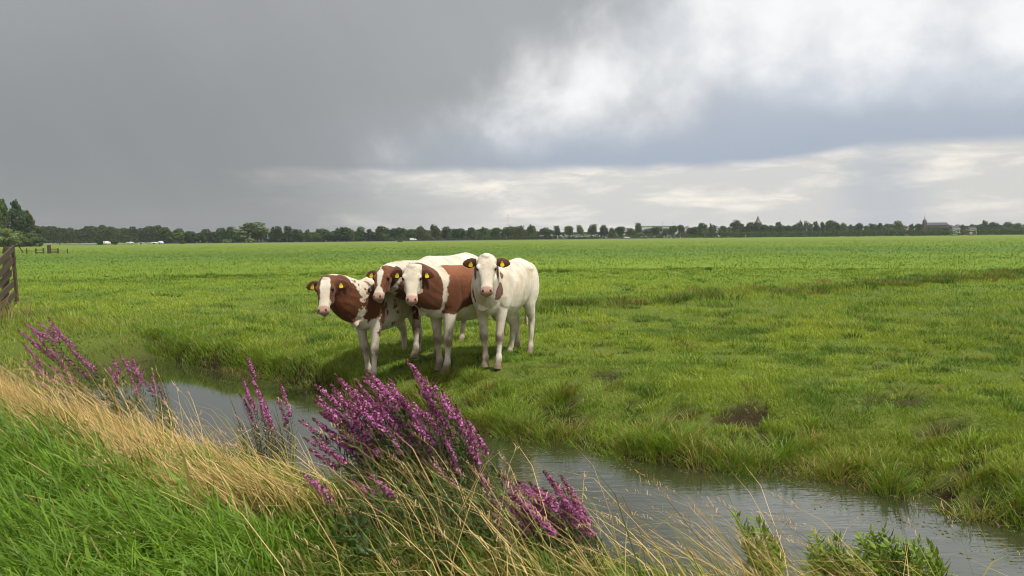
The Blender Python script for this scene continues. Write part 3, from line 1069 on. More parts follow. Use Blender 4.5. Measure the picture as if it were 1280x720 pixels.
def leafy(label, pts, Y, lean=0.1):
    sp = pix_spots(pts, Y, None, 0, 0, 0.18, lean)
    base = np.mean([np.array(b) for _, b, _ in sp], axis=0)
    root = empty('leafy_herb', base)
    tag(root, label, 'plant', 'leafy green herbs by the water')
    for tipp, bp, bend in sp:
        b0, t0 = np.array(bp) - base, np.array(tipp) - base
        path = [b0 + (t0 - b0) * q + np.array([0.05 * math.sin(q * PI), 0, 0]) for q in np.linspace(0, 1, 8)]
        v, l, s, t = herb_stem(path, 0.12, 1.0, 0.10, 0.33, 0.016, ((0.095, 0.165, 0.015), (0.24, 0.34, 0.035)))
        link_mesh('stem', np_mesh('stem', v, l, s, M_LEAF, {'tint': t}), root)


leafy('bushy bright green leafy herb at the water edge, widest of the leafy plants',
      [(1088, 664), (1075, 672), (1100, 668), (1062, 680), (1112, 678), (1050, 690), (1125, 676), (1134, 690), (1040, 682), (1148, 692), (1020, 668),
       (1012, 684), (1160, 700), (1095, 685), (1070, 695), (1110, 695), (1030, 700), (1140, 705), (1055, 705), (1085, 700), (1120, 702), (1170, 704), (1104, 662), (1046, 672)] + [(rng.uniform(1005, 1165), rng.uniform(668, 712)) for _ in range(34)], 4.45)
leafy('narrow leafy herb with a few stems rising from dry grass by the water',
      [(922, 645), (930, 655), (938, 668), (945, 650), (956, 660), (962, 672), (950, 680), (930, 680)], 4.6, 0.3)


# ------------------------------------------------------------------ cattle
BROWN = np.array([0.140, 0.047, 0.016])
CREAM = np.array([0.70, 0.635, 0.525])


def cow_material():
    m, nt, b = new_mat('cow_coat')
    c = attr(nt, 'coat')
    oc = obj_coord(nt)
    n = vnode_noise(oc, 55.0, 4, 0.65)
    n1 = vnode_noise(oc, 6.0, 4, 0.6)
    c = cmix(1.0, c, cmix(n * 0.5 + 0.5, (0.84, 0.83, 0.81), (1.1, 1.1, 1.1)), 'MULTIPLY')
    c = cmix(1.0, c, cmix(vstep(-0.6, 0.5, n1), (0.86, 0.84, 0.80), (1.04, 1.04, 1.04)), 'MULTIPLY')
    nt.links.new(c, b.inputs['Base Color'])
    b.inputs['Roughness'].default_value = 0.62
    b.inputs['Specular IOR Level'].default_value = 0.22
    b.inputs['Sheen Weight'].default_value = 0.12
    b.inputs['Sheen Roughness'].default_value = 0.5
    bump(nt, b, n * 1.4 + n1 * 2.0, 0.5, 0.007)
    return m


M_COW = cow_material()
M_EYE = plain_mat('cow_eye', (0.012, 0.008, 0.006), 0.08, 0.2, 30, spec=0.6)
M_TAG = plain_mat('ear_tag', (0.78, 0.62, 0.03), 0.45, 0.1, 30)
M_TAGMARK = plain_mat('ear_tag_print', (0.05, 0.045, 0.03), 0.6, 0.1, 30)
M_HOOF = plain_mat('cow_hoof', (0.05, 0.038, 0.028), 0.6, 0.3, 30)


class Loft:
    def __init__(self): self.bm = bmesh.new()

    def loft(self, rings, n=20, power=2.0):
        """rings: (centre, right, up, half width, up extent, down extent)"""
        rs = []
        for c, r, u, a, bu, bd in rings:
            row = []
            for k in range(n):
                th = 2 * PI * k / n
                cc, ss = math.cos(th), math.sin(th)
                e = 2.0 / power
                xx = math.copysign(abs(cc) ** e, cc)
                yy = math.copysign(abs(ss) ** e, ss)
                row.append(self.bm.verts.new(Vector(c) + Vector(r) * (a * xx) + Vector(u) * ((bu if ss > 0 else bd) * yy)))
            rs.append(row)
        for a, b in zip(rs[:-1], rs[1:]):
            for k in range(n):
                self.bm.faces.new((a[k], a[(k + 1) % n], b[(k + 1) % n], b[k]))
        for row, c in ((rs[0], rings[0][0]), (rs[-1], rings[-1][0])):
            cv = self.bm.verts.new(Vector(c))
            for k in range(n): self.bm.faces.new((row[k], row[(k + 1) % n], cv))

    def limb(self, pts, n=14, right=Vector((0, 1, 0))):
        pts = [(c, a * .94, b_ * .96) for c, a, b_ in pts]
        """pts: (centre, half width sideways, half width front to back)"""
        rings = []
        for i, (c, a, bq) in enumerate(pts):
            t = (Vector(pts[min(i + 1, len(pts) - 1)][0]) - Vector(pts[max(i - 1, 0)][0])).normalized()
            r = (right - t * right.dot(t)).normalized()
            u = r.cross(t)
            rings.append((c, r, u, a, bq, bq))
        self.loft(rings, n)

    def ball(self, c, rad, rot=None):
        m = Matrix.Translation(c) @ (rot.to_4x4() if rot else Matrix.Identity(4)) @ Matrix.Diagonal((*rad, 1))
        bmesh.ops.create_uvsphere(self.bm, u_segments=18, v_segments=12, radius=1.0, matrix=m)


def smooth_interp(xs_, vals, q):
    return np.interp(q, xs_, vals)


def catmull(keys, sub=4):
    out = []
    K = [np.array(k, dtype=float) for k in keys]
    for i in range(len(K) - 1):
        p0, p1, p2, p3 = K[max(i - 1, 0)], K[i], K[i + 1], K[min(i + 2, len(K) - 1)]
        for j in range(sub):
            t = j / sub
            out.append(0.5 * ((2 * p1) + (-p0 + p2) * t + (2 * p0 - 5 * p1 + 4 * p2 - p3) * t * t + (-p0 + 3 * p1 - 3 * p2 + p3) * t ** 3))
    out.append(K[-1])
    return out


TRUNK = [  # x, z centre, half width, up, down
    (-0.81, 1.02, .08, .10, .16), (-0.775, 1.02, .155, .16, .26), (-0.67, 1.01, .215, .225, .33), (-0.52, 1.00, .245, .27, .345), (-0.35, .98, .255, .28, .345),
    (-0.10, .955, .285, .285, .375), (0.15, .945, .290, .295, .385), (0.35, .955, .262, .288, .365), (.50, .965, .225, .275, .35), (.62, .965, .19, .24, .33),
    (.71, .96, .145, .20, .30), (.77, .93, .08, .12, .20)]
HEADR = [  # s, half width, up (face side), down (jaw side)
    (-.07, .050, .02, .05), (-.02, .088, .045, .095), (.06, .104, .060, .125), (.17, .112, .068, .150), (.30, .118, .066, .160), (.40, .106, .060, .155),
    (.52, .086, .056, .135), (.66, .074, .053, .110), (.78, .070, .052, .092), (.88, .077, .053, .088), (.96, .074, .047, .078), (1.0, .060, .036, .060), (1.025, .035, .02, .035)]


def make_cow(name_label, loc, heading, scale, poll_w, yaw, pitch, fronts, hinds, coat_fn, roll=0.0, neck_fat=1.0, ear_droop=0.12, ear_fwd=0.0, group='young cows bunched on the bank', head_scale=1.0):
    """loc: world point between the feet; heading: unit (x, y); poll_w: world poll; yaw: head direction in plan; pitch below the horizontal"""
    hx, hy = heading
    hl = math.hypot(hx, hy); hx /= hl; hy /= hl
    ang = math.atan2(hy, hx)
    inv = Matrix.Translation(loc) @ Matrix.Rotation(ang, 4, 'Z')
    inv = inv.inverted()
    poll = inv @ Vector(poll_w)
    fw = Vector((math.cos(yaw) * math.cos(pitch), math.sin(yaw) * math.cos(pitch), -math.sin(pitch)))
    f = (inv.to_3x3() @ fw).normalized()
    zz = Vector((0, 0, 1))
    up = (zz - f * zz.dot(f)).normalized()
    right = f.cross(up)                                   # the animal's right
    rq = Quaternion(f, roll)
    up = rq @ up; right = rq @ right
    S = scale
    L = 0.47 * head_scale
    HS = head_scale
    B = Loft()
    Yv, Zv = Vector((0, 1, 0)), Vector((0, 0, 1))
    B.loft([(Vector((x * S, 0, zc * S)), Yv, Zv, a * S * .90, bu * S, bd * S * .95) for x, zc, a, bu, bd in catmull(TRUNK, 3)], 28, 2.15)
    # neck
    p0 = Vector((.46 * S, 0, 1.00 * S))
    p3 = poll + f * (0.05) - up * 0.03
    p1 = Vector((.80 * S, poll.y * 0.15, 1.04 * S))
    p2 = p3 - f * 0.10 - Vector((0.14, 0, 0)) * 1.0 - Vector((0, poll.y * 0.25, 0)) - up * 0.02
    rings = []
    for k in range(13):
        q = k / 12
        c = (1 - q) ** 3 * p0 + 3 * q * (1 - q) ** 2 * p1 + 3 * q * q * (1 - q) * p2 + q ** 3 * p3
        t = (3 * (1 - q) ** 2 * (p1 - p0) + 6 * q * (1 - q) * (p2 - p1) + 3 * q * q * (p3 - p2)).normalized()
        r = t.cross(Zv)
        if r.length < 0.2: r = right.copy()
        r.normalize()
        u = r.cross(t)
        if u.z < 0 and q < 0.7: u = -u
        a = (.195 * (1 - q) + .095 * q) * S * neck_fat
        bu = (.205 * (1 - q) + .085 * q) * S
        bd = (.34 * (1 - q) ** 0.9 + .125 * q + .07 * math.sin(q * PI)) * S
        rings.append((c, r, u, a, bu, bd))
    B.loft(rings, 22)
    # brisket and dewlap
    th = poll + f * 0.16 - up * 0.12
    ch = Vector((.74 * S, 0, .74 * S))
    dl = []
    for k in range(8):
        q = k / 7
        c = th.lerp(ch, q) + Vector((-0.05 * math.sin(q * PI), 0, 0.0))
        t = (ch - th).normalized()
        r = t.cross(Vector((1, 0, 0.3))).normalized()
        dl.append((c, r, t.cross(r), (.026 + .035 * q * q) * S, (.06 + .05 * q), (.06 + .05 * q)))
    B.loft(dl, 14)
    B.ball((.60 * S, 0, .78 * S), (.12 * S, .11 * S, .14 * S))
    # shoulders, hips, thighs, pin bones
    for sg in (-1, 1):
        B.ball((.47 * S, sg * .155 * S, .92 * S), (.16 * S, .085 * S, .25 * S))
        B.ball((-.44 * S, sg * .115 * S, 1.13 * S), (.20 * S, .10 * S, .075 * S))
        B.ball((-.57 * S, sg * .13 * S, .93 * S), (.19 * S, .115 * S, .29 * S))
    B.ball((.42 * S, 0, 1.20 * S), (.18 * S, .07 * S, .05 * S))
    # legs
    hoofs = []
    for (dxf, dyf), sg in zip(fronts, (1, -1)):
        y0 = sg * .135 * S
        def P(x, z, yy=None): 
            k = 1 - z / .95
            return Vector((x * S + dxf * k, (y0 if yy is None else yy) + dyf * k, z * S))
        B.limb([(P(.49, .98), .07 * S, .12 * S), (P(.485, .82), .088 * S, .125 * S), (P(.475, .68), .075 * S, .098 * S), (P(.48, .56), .056 * S, .070 * S),
                (P(.485, .46), .050 * S, .057 * S), (P(.49, .40), .052 * S, .058 * S), (P(.49, .355), .053 * S, .056 * S), (P(.485, .295), .036 * S, .040 * S), (P(.485, .20), .031 * S, .036 * S),
                (P(.485, .14), .044 * S, .048 * S), (P(.50, .085), .040 * S, .045 * S), (P(.515, .05), .048 * S, .056 * S), (P(.525, .005), .054 * S, .066 * S)])
        hoofs.append(P(.525, 0))
    for (dxf, dyf), sg in zip(hinds, (1, -1)):
        y0 = sg * .125 * S
        def P(x, z):
            k = 1 - z / .95
            return Vector((x * S + dxf * k, y0 + dyf * k, z * S))
        B.limb([(P(-.54, .98), .11 * S, .19 * S), (P(-.55, .82), .105 * S, .19 * S), (P(-.57, .70), .085 * S, .145 * S), (P(-.62, .60), .066 * S, .105 * S), (P(-.675, .52), .052 * S, .076 * S),
                (P(-.70, .46), .048 * S, .064 * S), (P(-.70, .40), .043 * S, .052 * S), (P(-.69, .30), .033 * S, .041 * S), (P(-.675, .20), .031 * S, .039 * S),
                (P(-.665, .14), .045 * S, .049 * S), (P(-.645, .085), .040 * S, .045 * S), (P(-.63, .05), .048 * S, .056 * S), (P(-.62, .005), .054 * S, .066 * S)])
        hoofs.append(P(-.62, 0))
    # tail
    B.limb([(Vector((-.62, 0, 1.165)) * S, .03, .03), (Vector((-.72, 0, 1.135)) * S, .03, .03), (Vector((-.79, 0, 1.05)) * S, .028, .028), (Vector((-.815, 0, .88)) * S, .024, .024),
            (Vector((-.82, 0, .66)) * S, .020, .020), (Vector((-.82, 0, .55)) * S, .034, .034), (Vector((-.82, 0, .45)) * S, .032, .032), (Vector((-.82, 0, .36)) * S, .015, .015)], 10)
    # head
    def Hp(s, r, u): return poll + f * (s * L) + right * (r * HS) + up * (u * HS)
    hr = []
    for s, a, bu, bd in catmull(HEADR, 2):
        hr.append((poll + f * (s * L), right, up, a * HS, bu * HS, bd * HS))
    B.loft(hr, 24, 2.3)
    B.ball(Hp(-.03, 0, .01), (.07 * HS, .07 * HS, .05 * HS))
    for sg in (-1, 1):
        rot = Matrix((right, up, f)).transposed()
        B.ball(Hp(.29, sg * .100, .035), (.026 * HS, .030 * HS, .042 * HS), rot)       # brow
        B.ball(Hp(.50, sg * .055, -.085), (.042 * HS, .06 * HS, .09 * HS), rot)         # cheek
        B.ball(Hp(.93, sg * .046, .022), (.028 * HS, .026 * HS, .028 * HS), rot)        # nostril pad
    B.ball(Hp(.95, 0, -.075), (.055 * HS, .030 * HS, .035 * HS))
    # ears: cupped leaves held sideways
    tags = []
    for sg in (-1, 1):
        e0 = Hp(.07, sg * .085, -.01)
        ed = (right * sg * 1.0 - Zv * ear_droop - f * 0.05 - up * (0.28 - ear_fwd)).normalized()
        facing = (up * 0.75 + f * 0.35)
        facing = (facing - ed * facing.dot(ed)).normalized()
        wv = ed.cross(facing).normalized()
        er = []
        for q, a, th_ in ((0, .030, .026), (.12, .036, .024), (.3, .054, .017), (.5, .066, .014), (.7, .062, .013), (.87, .042, .012), (1.0, .012, .009)):
            c = e0 + ed * (q * .215 * HS) - facing * (0.012 * math.sin(q * PI))
            er.append((c, wv, facing, a * HS, th_ * HS, th_ * HS))
        B.loft(er, 14)
        tags.append((e0 + ed * .10 * HS + facing * .020, ed, facing, wv))
    bmesh.ops.recalc_face_normals(B.bm, faces=B.bm.faces)
    me0 = bpy.data.meshes.new('tmp')
    B.bm.to_mesh(me0); B.bm.free()
    tmp = bpy.data.objects.new('tmp', me0)
    COL.objects.link(tmp)
    md = tmp.modifiers.new('r', 'REMESH'); md.mode = 'VOXEL'; md.voxel_size = 0.0105; md.adaptivity = 0
    md = tmp.modifiers.new('s', 'SMOOTH'); md.factor = 0.5; md.iterations = 4
    dg = bpy.context.evaluated_depsgraph_get()
    ev = tmp.evaluated_get(dg)
    me = bpy.data.meshes.new_from_object(ev)
    bpy.data.objects.remove(tmp); bpy.data.meshes.remove(me0)
    me.name = 'cow'
    n = len(me.vertices)
    v = np.empty(n * 3, dtype=np.float32); me.vertices.foreach_get('co', v); v = v.reshape(-1, 3).astype(np.float64)
    fn, rn, un, pn = (np.array(q) for q in (f, right, up, poll))
    rel = v - pn
    hs, hr_, hu = rel @ fn / L, rel @ rn / HS, rel @ un / HS
    # surface grain: small folds and muscle relief on the hide
    nrm = np.empty(n * 3, dtype=np.float32); me.vertices.foreach_get('normal', nrm); nrm = nrm.reshape(-1, 3)
    head = (hs > -.16) & (hs < 1.12) & (np.abs(hr_) < .135) & (hu > -.20) & (hu < .14)
    amp = np.where(head, 0.0012, 0.0035)
    pv_ = v / S
    sd_y = np.sign(pv_[:, 1])
    ay = np.abs(pv_[:, 1])
    body = (~head) & (pv_[:, 0] < .62)
    barrel = body * np.exp(-((pv_[:, 0] + .02) / .24) ** 2) * sstep(.70, .85, pv_[:, 2]) * (1 - sstep(1.08, 1.2, pv_[:, 2])) * (ay > .1)
    disp = amp * fbm(v * 9.0, 3) + .0032 * barrel * np.sin((pv_[:, 0] + .25 * pv_[:, 2]) * 2 * PI / .078)
    disp = disp - .024 * body * (ay > .1) * np.exp(-((pv_[:, 0] + .30) / .085) ** 2 - ((pv_[:, 2] - 1.06) / .10) ** 2)
    disp = disp - .013 * body * (ay > .1) * np.exp(-((pv_[:, 0] - .29) / .05) ** 2 - ((pv_[:, 2] - .90) / .20) ** 2)
    disp = disp + .010 * body * np.exp(-(pv_[:, 1] / .03) ** 2) * (pv_[:, 2] > 1.15)
    folds = (~head) * sstep(.58, .70, pv_[:, 0]) * (hs < .5)
    disp = disp + .0016 * folds * np.sin(rel @ fn * 2 * PI / .10 + 3 * fbm(v * 5, 2))
    v = v + nrm * disp[:, None]
    col = coat_fn(v / S, v, hs, hr_, hu, head, n)
    ear = (np.abs(hr_) > .122) & (hs > -.28) & (hs < .42) & (hu > -.20) & (hu < .10) & ~((v[:, 0] < poll.x - 0.22))
    en = fbm(v * 40, 2)
    earc = np.array([0.105, 0.034, 0.016]) * (1 + 0.25 * en[:, None])
    col = np.where(ear[:, None], earc, col)
    # muzzle, nostrils, mouth, eye rims
    mz = sstep(.80, .86, hs + 0.02 * en + 0.05 * (hu < -.03)) * (np.abs(hr_) < .1) * (hs < 1.2) * (hu > -.20)
    col = col * (1 - mz[:, None]) + np.array([0.50, 0.30, 0.245])[None] * (1 + .2 * en[:, None]) * mz[:, None]
    chin = sstep(.0, .02, -.045 - hu) * mz
    col = col * (1 - 0.45 * chin[:, None]) + np.array([0.62, 0.50, 0.40])[None] * 0.45 * chin[:, None]
    for sg in (-1, 1):
        q = np.sqrt(((hs - .945) / .040) ** 2 + ((hr_ - sg * .043 - sg * 0.1 * (hu - .02)) / .013) ** 2 + ((hu - .035) / .035) ** 2)
        k = (1 - sstep(.75, 1.25, q))[:, None]
        col = col * (1 - k) + np.array([0.03, 0.016, 0.014]) * k
        q = np.sqrt(((hs - .325) / .075) ** 2 + ((hr_ - sg * .112) / .03) ** 2 + ((hu - .030) / .026) ** 2)
        k = (1 - sstep(.7, 1.3, q))[:, None] * 0.85
        col = col * (1 - k) + np.array([0.10, 0.055, 0.035]) * k
    k = (np.exp(-((hu + .052) / .006) ** 2) * (hs > .86) * (hs < 1.1) * (np.abs(hr_) < .1))[:, None] * .8
    col = col * (1 - k) + np.array([0.10, 0.05, 0.04]) * k
    # mud on knees, hocks and feet
    zf = v[:, 2] / S
    leg = (~head) & (zf < .56)
    dn = fbm(v * np.array([14, 14, 7]), 3)
    dirt = leg * np.clip(0.85 * (1 - sstep(.05, .17, zf + .05 * dn)) + 0.75 * np.exp(-((zf - .37) / .05) ** 2) * (v[:, 0] > 0) * sstep(-.3, .3, dn + .25) + 0.35 * sstep(.0, .5, dn) + .30 * (1 - sstep(.3, .60, zf)) * (1 + .8 * dn), 0, .9)
    # legs only: the knees' front carries it
    col = col * (1 - dirt[:, None]) + np.array([0.17, 0.115, 0.075])[None] * dirt[:, None]
    tone = fbm(v * 3.5 + 7, 4)
    col = col * (1 + np.clip(tone, -.6, .6)[:, None] * np.array([.32, .38, .46])[None])
    st_ = .5 * sstep(.08, .40, fbm(v * np.array([8, 8, 4.]) + 3, 4)) * (~head)
    col = col * (1 - st_[:, None]) + col * np.array([.74, .62, .46])[None] * st_[:, None]
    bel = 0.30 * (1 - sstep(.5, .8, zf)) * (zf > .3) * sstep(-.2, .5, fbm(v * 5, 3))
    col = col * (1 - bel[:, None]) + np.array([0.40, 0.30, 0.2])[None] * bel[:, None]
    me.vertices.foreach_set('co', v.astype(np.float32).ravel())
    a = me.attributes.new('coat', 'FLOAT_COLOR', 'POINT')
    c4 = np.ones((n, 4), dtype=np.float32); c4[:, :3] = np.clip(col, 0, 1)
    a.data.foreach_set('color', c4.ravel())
    me.polygons.foreach_set('use_smooth', np.ones(len(me.polygons), dtype=bool))
    me.materials.clear(); me.materials.append(M_COW)
    me.update()
    cow = link_mesh('cow', me)
    cow.location = loc
    cow.rotation_euler = (0, 0, ang)
    tag(cow, name_label, 'cow', group)
    # eyes and tags
    for sg in (-1, 1):
        eb = MB()
        m = Matrix.Translation(Hp(.33, sg * .104, .036)) @ Matrix.Diagonal((.0215, .0215, .0215, 1))
        bmesh.ops.create_uvsphere(eb.bm, u_segments=14, v_segments=10, radius=1.0, matrix=m)
        eb.build('eye', M_EYE, cow, smooth=True)
    for c, ed, fa, wv in tags:
        tb = MB()
        dn_ = (-Zv + ed * 0.15); dn_ = (dn_ - fa * dn_.dot(fa)).normalized()
        sd_ = dn_.cross(fa).normalized()
        pts = []
        for q, wq in ((-.012, .008), (0.002, .012), (.013, .020), (.026, .025), (.042, .025), (.051, .019)):
            pts.append((q, wq))
        prof = [(wq, q) for q, wq in pts] + [(-wq, q) for q, wq in reversed(pts)]
        fr = [tb.bm.verts.new(c + sd_ * px_ + dn_ * py_ + fa * .003) for px_, py_ in prof]
        bk = [tb.bm.verts.new(c + sd_ * px_ + dn_ * py_ - fa * .003) for px_, py_ in prof]
        tb.bm.faces.new(fr); tb.bm.faces.new(bk[::-1])
        for k in range(len(fr)):
            tb.bm.faces.new((fr[k], bk[k], bk[(k + 1) % len(fr)], fr[(k + 1) % len(fr)]))
        tg = tb.build('ear_tag', M_TAG, cow)
        st = MB()
        st.tube([c - dn_ * .002 + fa * .002, c - dn_ * .002 + fa * .008], .006, 10)
        st.build('stud', M_TAGMARK, tg)
    return cow


def blob(p, c, r):
    return np.sqrt((((p - np.array(c)) / np.array(r)) ** 2).sum(1))


def mixcol(k, a, b):
    return a[None] * (1 - k[:, None]) + b[None] * k[:, None]


def patch(d, p, namp=.25, nsc=7.0, soft=.05, octaves=4):
    return 1 - sstep(1 - soft, 1 + soft, d + namp * fbm(p * nsc, octaves) + .07 * fbm(p * 45, 2))


def un(*ks):
    return np.max(np.stack(ks), axis=0)


def coat_white(p, v, hs, hr, hu, head, n):
    k = un(patch(blob(p, (.70, .135, .94), (.11, .09, .115)), p, .3), patch(blob(p, (.72, -.14, .93), (.12, .09, .13)), p, .3),
           patch(blob(p, (.62, .17, 1.12), (.05, .06, .06)), p, .3)) * (~head)
    col = mixcol(k, CREAM * 1.03, BROWN * 1.1)
    h = head * np.clip(.35 * sstep(-.1, .4, fbm(v * 22, 3)) * (hs < .25), 0, 1)
    return mixcol(h, col, np.array([.42, .34, .25])) if False else col * (1 - h[:, None]) + np.array([.42, .34, .25]) * h[:, None]


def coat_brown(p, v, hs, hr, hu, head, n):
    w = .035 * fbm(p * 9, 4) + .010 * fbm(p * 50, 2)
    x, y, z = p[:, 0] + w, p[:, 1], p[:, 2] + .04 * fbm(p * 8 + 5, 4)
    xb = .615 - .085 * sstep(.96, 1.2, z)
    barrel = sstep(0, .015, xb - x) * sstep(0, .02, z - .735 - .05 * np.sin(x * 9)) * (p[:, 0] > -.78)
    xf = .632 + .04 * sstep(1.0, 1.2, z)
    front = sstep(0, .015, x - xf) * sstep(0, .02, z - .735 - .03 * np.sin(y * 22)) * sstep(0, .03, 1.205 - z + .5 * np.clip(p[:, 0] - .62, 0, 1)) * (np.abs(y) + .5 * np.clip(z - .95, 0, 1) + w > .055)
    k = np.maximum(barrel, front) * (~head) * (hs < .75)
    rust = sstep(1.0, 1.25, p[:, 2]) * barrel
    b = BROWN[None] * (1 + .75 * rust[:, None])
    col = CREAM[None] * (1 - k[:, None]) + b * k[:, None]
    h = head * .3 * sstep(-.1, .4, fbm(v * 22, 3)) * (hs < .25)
    return col * (1 - h[:, None]) + np.array([.42, .34, .25]) * h[:, None]


def coat_speckled(p, v, hs, hr, hu, head, n):
    hi = fbm(p * 26, 3) * .28
    k = un(patch(blob(p, (.93, -.18, 1.0), (.33, .34, .27)) + hi, p, .25), patch(blob(p, (.60, .12, .95), (.18, .24, .20)) + hi * 1.5, p, .35, 10),
           patch(blob(p, (.46, .22, .80), (.09, .12, .17)) + hi * 1.6, p, .5, 14), patch(blob(p, (.49, .15, .60), (.06, .09, .05)) + hi, p, .5, 14),
           .9 * sstep(.30, .36, fbm(p * 17 + 3, 3)) * (p[:, 0] > .1) * (p[:, 0] < .6) * (p[:, 1] > 0) * sstep(.55, .6, p[:, 2]) * (p[:, 2] < 1.05))
    k = k * (p[:, 2] > .52) * (~head)
    wn = .012 * fbm(v * 30, 2)
    blaze = sstep(0, .012, np.interp(hs, [-.1, .05, .3, .5, .8, 1.1], [.02, .066, .074, .060, .080, .12]) - np.abs(hr + .012) + wn) * (hu > -.055 - .2 * (hs > .74))
    hk = head * (1 - blaze)
    hk = np.maximum(hk, head * (1 - sstep(-.02, .0, hs - wn)))
    k = np.maximum(k, hk)
    return mixcol(k, CREAM, BROWN * 0.9)


def coat_blaze(p, v, hs, hr, hu, head, n):
    hi = fbm(p * 24, 3) * .2
    k = un(patch(blob(p, (.98, -.05, .98), (.36, .32, .22)) + hi, p, .2), patch(blob(p, (.66, .05, .88), (.24, .34, .20)) + hi, p, .3),
           patch(blob(p, (.50, .14, .52), (.08, .07, .09)) + hi * 1.5, p, .6, 14), patch(blob(p, (.52, -.14, .58), (.08, .07, .12)) + hi * 1.5, p, .5, 14),
           patch(blob(p, (.45, -.24, .85), (.14, .1, .14)) + hi * 2, p, .6, 14))
    k = k * (~head)
    wn = .012 * fbm(v * 30, 2)
    blaze = sstep(0, .012, np.interp(hs, [-.1, .02, .12, .35, .6, .78, 1.1], [.0, .02, .055, .044, .026, .075, .12]) - np.abs(hr - .018 + .03 * hs) + wn) * (hu > -.04 - .2 * (hs > .78))
    hk = head * (1 - blaze)
    k = np.maximum(k, hk)
    return mixcol(k, CREAM, BROWN * 1.05)


def facing(pw, off):
    return math.atan2(-pw[1], -pw[0]) + R(off)


def gz_at(x, y): return float(height(np.array([x]), np.array([y]))[0])


def cow_at(label, x, y, heading, scale, ppx, ppy, pd, yawoff, pitch, fr, hi, coat, **kw):
    z = gz_at(x, y) - 0.01
    hd = Vector((heading[0], heading[1], 0)).normalized()
    fz = gz_at(x + hd.x * .5, y + hd.y * .5)
    z = min(z, fz) - 0.005
    pw = at_y(ppx, ppy, pd)
    return make_cow(label, (x, y, z), heading, scale, pw, facing(pw, yawoff), R(pitch), fr, hi, coat, **kw)


cow_at('nearly all white cow with brown ears, standing apart at the end', -.09, 10.82, (-.33, -.94), 1.11, 608, 323, 9.82, 0, 62,
       ((.05, -.05), (-.04, .05)), ((.10, 0), (-.10, .02)), coat_white, ear_droop=.10, head_scale=1.03)
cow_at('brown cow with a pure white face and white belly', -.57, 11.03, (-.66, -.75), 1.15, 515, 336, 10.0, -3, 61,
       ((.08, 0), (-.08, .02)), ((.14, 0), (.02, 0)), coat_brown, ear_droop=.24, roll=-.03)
cow_at('cow with a narrow white blaze and brown cheeks, half hidden between two others', -.98, 12.06, (-.43, -.90), 1.19, 480, 338, 10.5, -20, 55,
       ((.0, 0), (.1, 0)), ((-.05, 0), (.12, 0)), coat_blaze, head_scale=.95, ear_droop=.02, roll=.06)
cow_at('speckled white cow with brown neck and lowered broad white blaze', -1.80, 11.28, (-.32, -.95), 1.13, 408, 350, 10.15, -12, 60,
       ((.10, -.02), (-.16, .10)), ((.0, 0), (-.1, 0)), coat_speckled, neck_fat=1.12, ear_droop=.20, roll=.09)

# ------------------------------------------------------------------ slatted wing fence by the dam
def wing_fence():
    d = 21.6
    base = at_y(14, 378, d)
    root = empty('wing_fence', (base.x, d, 0))
    tag(root, 'weathered slatted wooden wing fence with slanting boards at the dam', 'fence')
    inv = -Vector((base.x, d, 0))
    a, b2 = at_y(21.5, 380, d + .05) + inv, at_y(16, 309, d + .05) + inv
    MB().bar(a - (b2 - a) * .12, b2 + (b2 - a) * .01, .07, .07).build('post', M_WOOD, root, bevel=.006)
    a, b2 = at_y(6, 385, d + .2) + inv, at_y(8.5, 309, d + .2) + inv
    MB().bar(a - (b2 - a) * .12, b2, .13, .13).build('post', M_WOOD, root, bevel=.01)
    a, b2 = at_y(-18, 405, d - 5.6) + inv, at_y(-20, 340, d - 5.6) + inv
    MB().bar(a - (b2 - a) * .12, b2, .12, .12).build('post', M_WOOD, root, bevel=.01)
    for k, (y1, x1) in enumerate(((310, 17), (326, 16), (341, 14), (354, 17), (367, 18.5), (381, 19), (394, 16))):
        e1 = at_y(x1, y1, d) + inv
        e0 = at_y(x1 - 46, y1 + 46 + rng.uniform(-2, 2), d - 7.0) + inv
        MB().bar(e0, e1, .17, .03, up=Vector((0, 0, 1))).build('board', M_WOOD, root, bevel=.004)
    c = at_y(18, 322, d) + inv
    MB().tube([c + Vector((.08 * math.cos(q), -.05, .035 * math.sin(q))) for q in np.linspace(0, 2 * PI, 14)], .008, 6).build('wire_loop', M_WIRE, root)


wing_fence()


# ------------------------------------------------------------------ far fence with small gates
def far_fence():
    d = 122.0
    c0 = at_y(50, 317, d)
    root = empty('field_fence', (c0.x, d, 0))
    tag(root, 'low wooden field fence with small gates below the tall poplars', 'fence')
    inv = -Vector((c0.x, d, 0))
    g = Vector((0, 0, 0))
    def post(px, top, wd):
        b = at_y(px, 317, d) + inv; b.z = 0
        t = at_y(px, top, d) + inv
        MB().box((b.x, b.y, t.z / 2 - .1), (wd, wd, t.z + .2)).build('post', M_WOOD, root)
        return t
    for px, top, wd in ((33.5, 310.5, .14), (45, 310.5, .16), (54.5, 310, .15), (61.6, 306.5, .38), (72.6, 310.5, .18), (84.5, 311, .12), (4, 312, .14), (18, 311, .14)):
        post(px, top, wd)
    for (x0, x1, ys_) in ((45, 54.5, (312.5, 316)), (61.6, 72.6, (311.5, 314, 316))):
        for y_ in ys_:
            MB().bar(at_y(x0, y_, d) + inv, at_y(x1, y_ - .1, d) + inv, .12, .05).build('rail', M_WOOD, root)
    for (x0, x1) in ((4, 18), (18, 33.5), (33.5, 45), (72.6, 84.5)):
        for y_ in (313, 315):
            MB().bar(at_y(x0, y_, d) + inv, at_y(x1, y_ - .1, d) + inv, .025, .025).build('wire', M_WIRE, root)
    a, b2 = at_y(29, 316, d) + inv, at_y(24, 308.5, d) + inv
    MB().bar(a, b2, .14, .1).build('brace', M_WOOD, root)


far_fence()

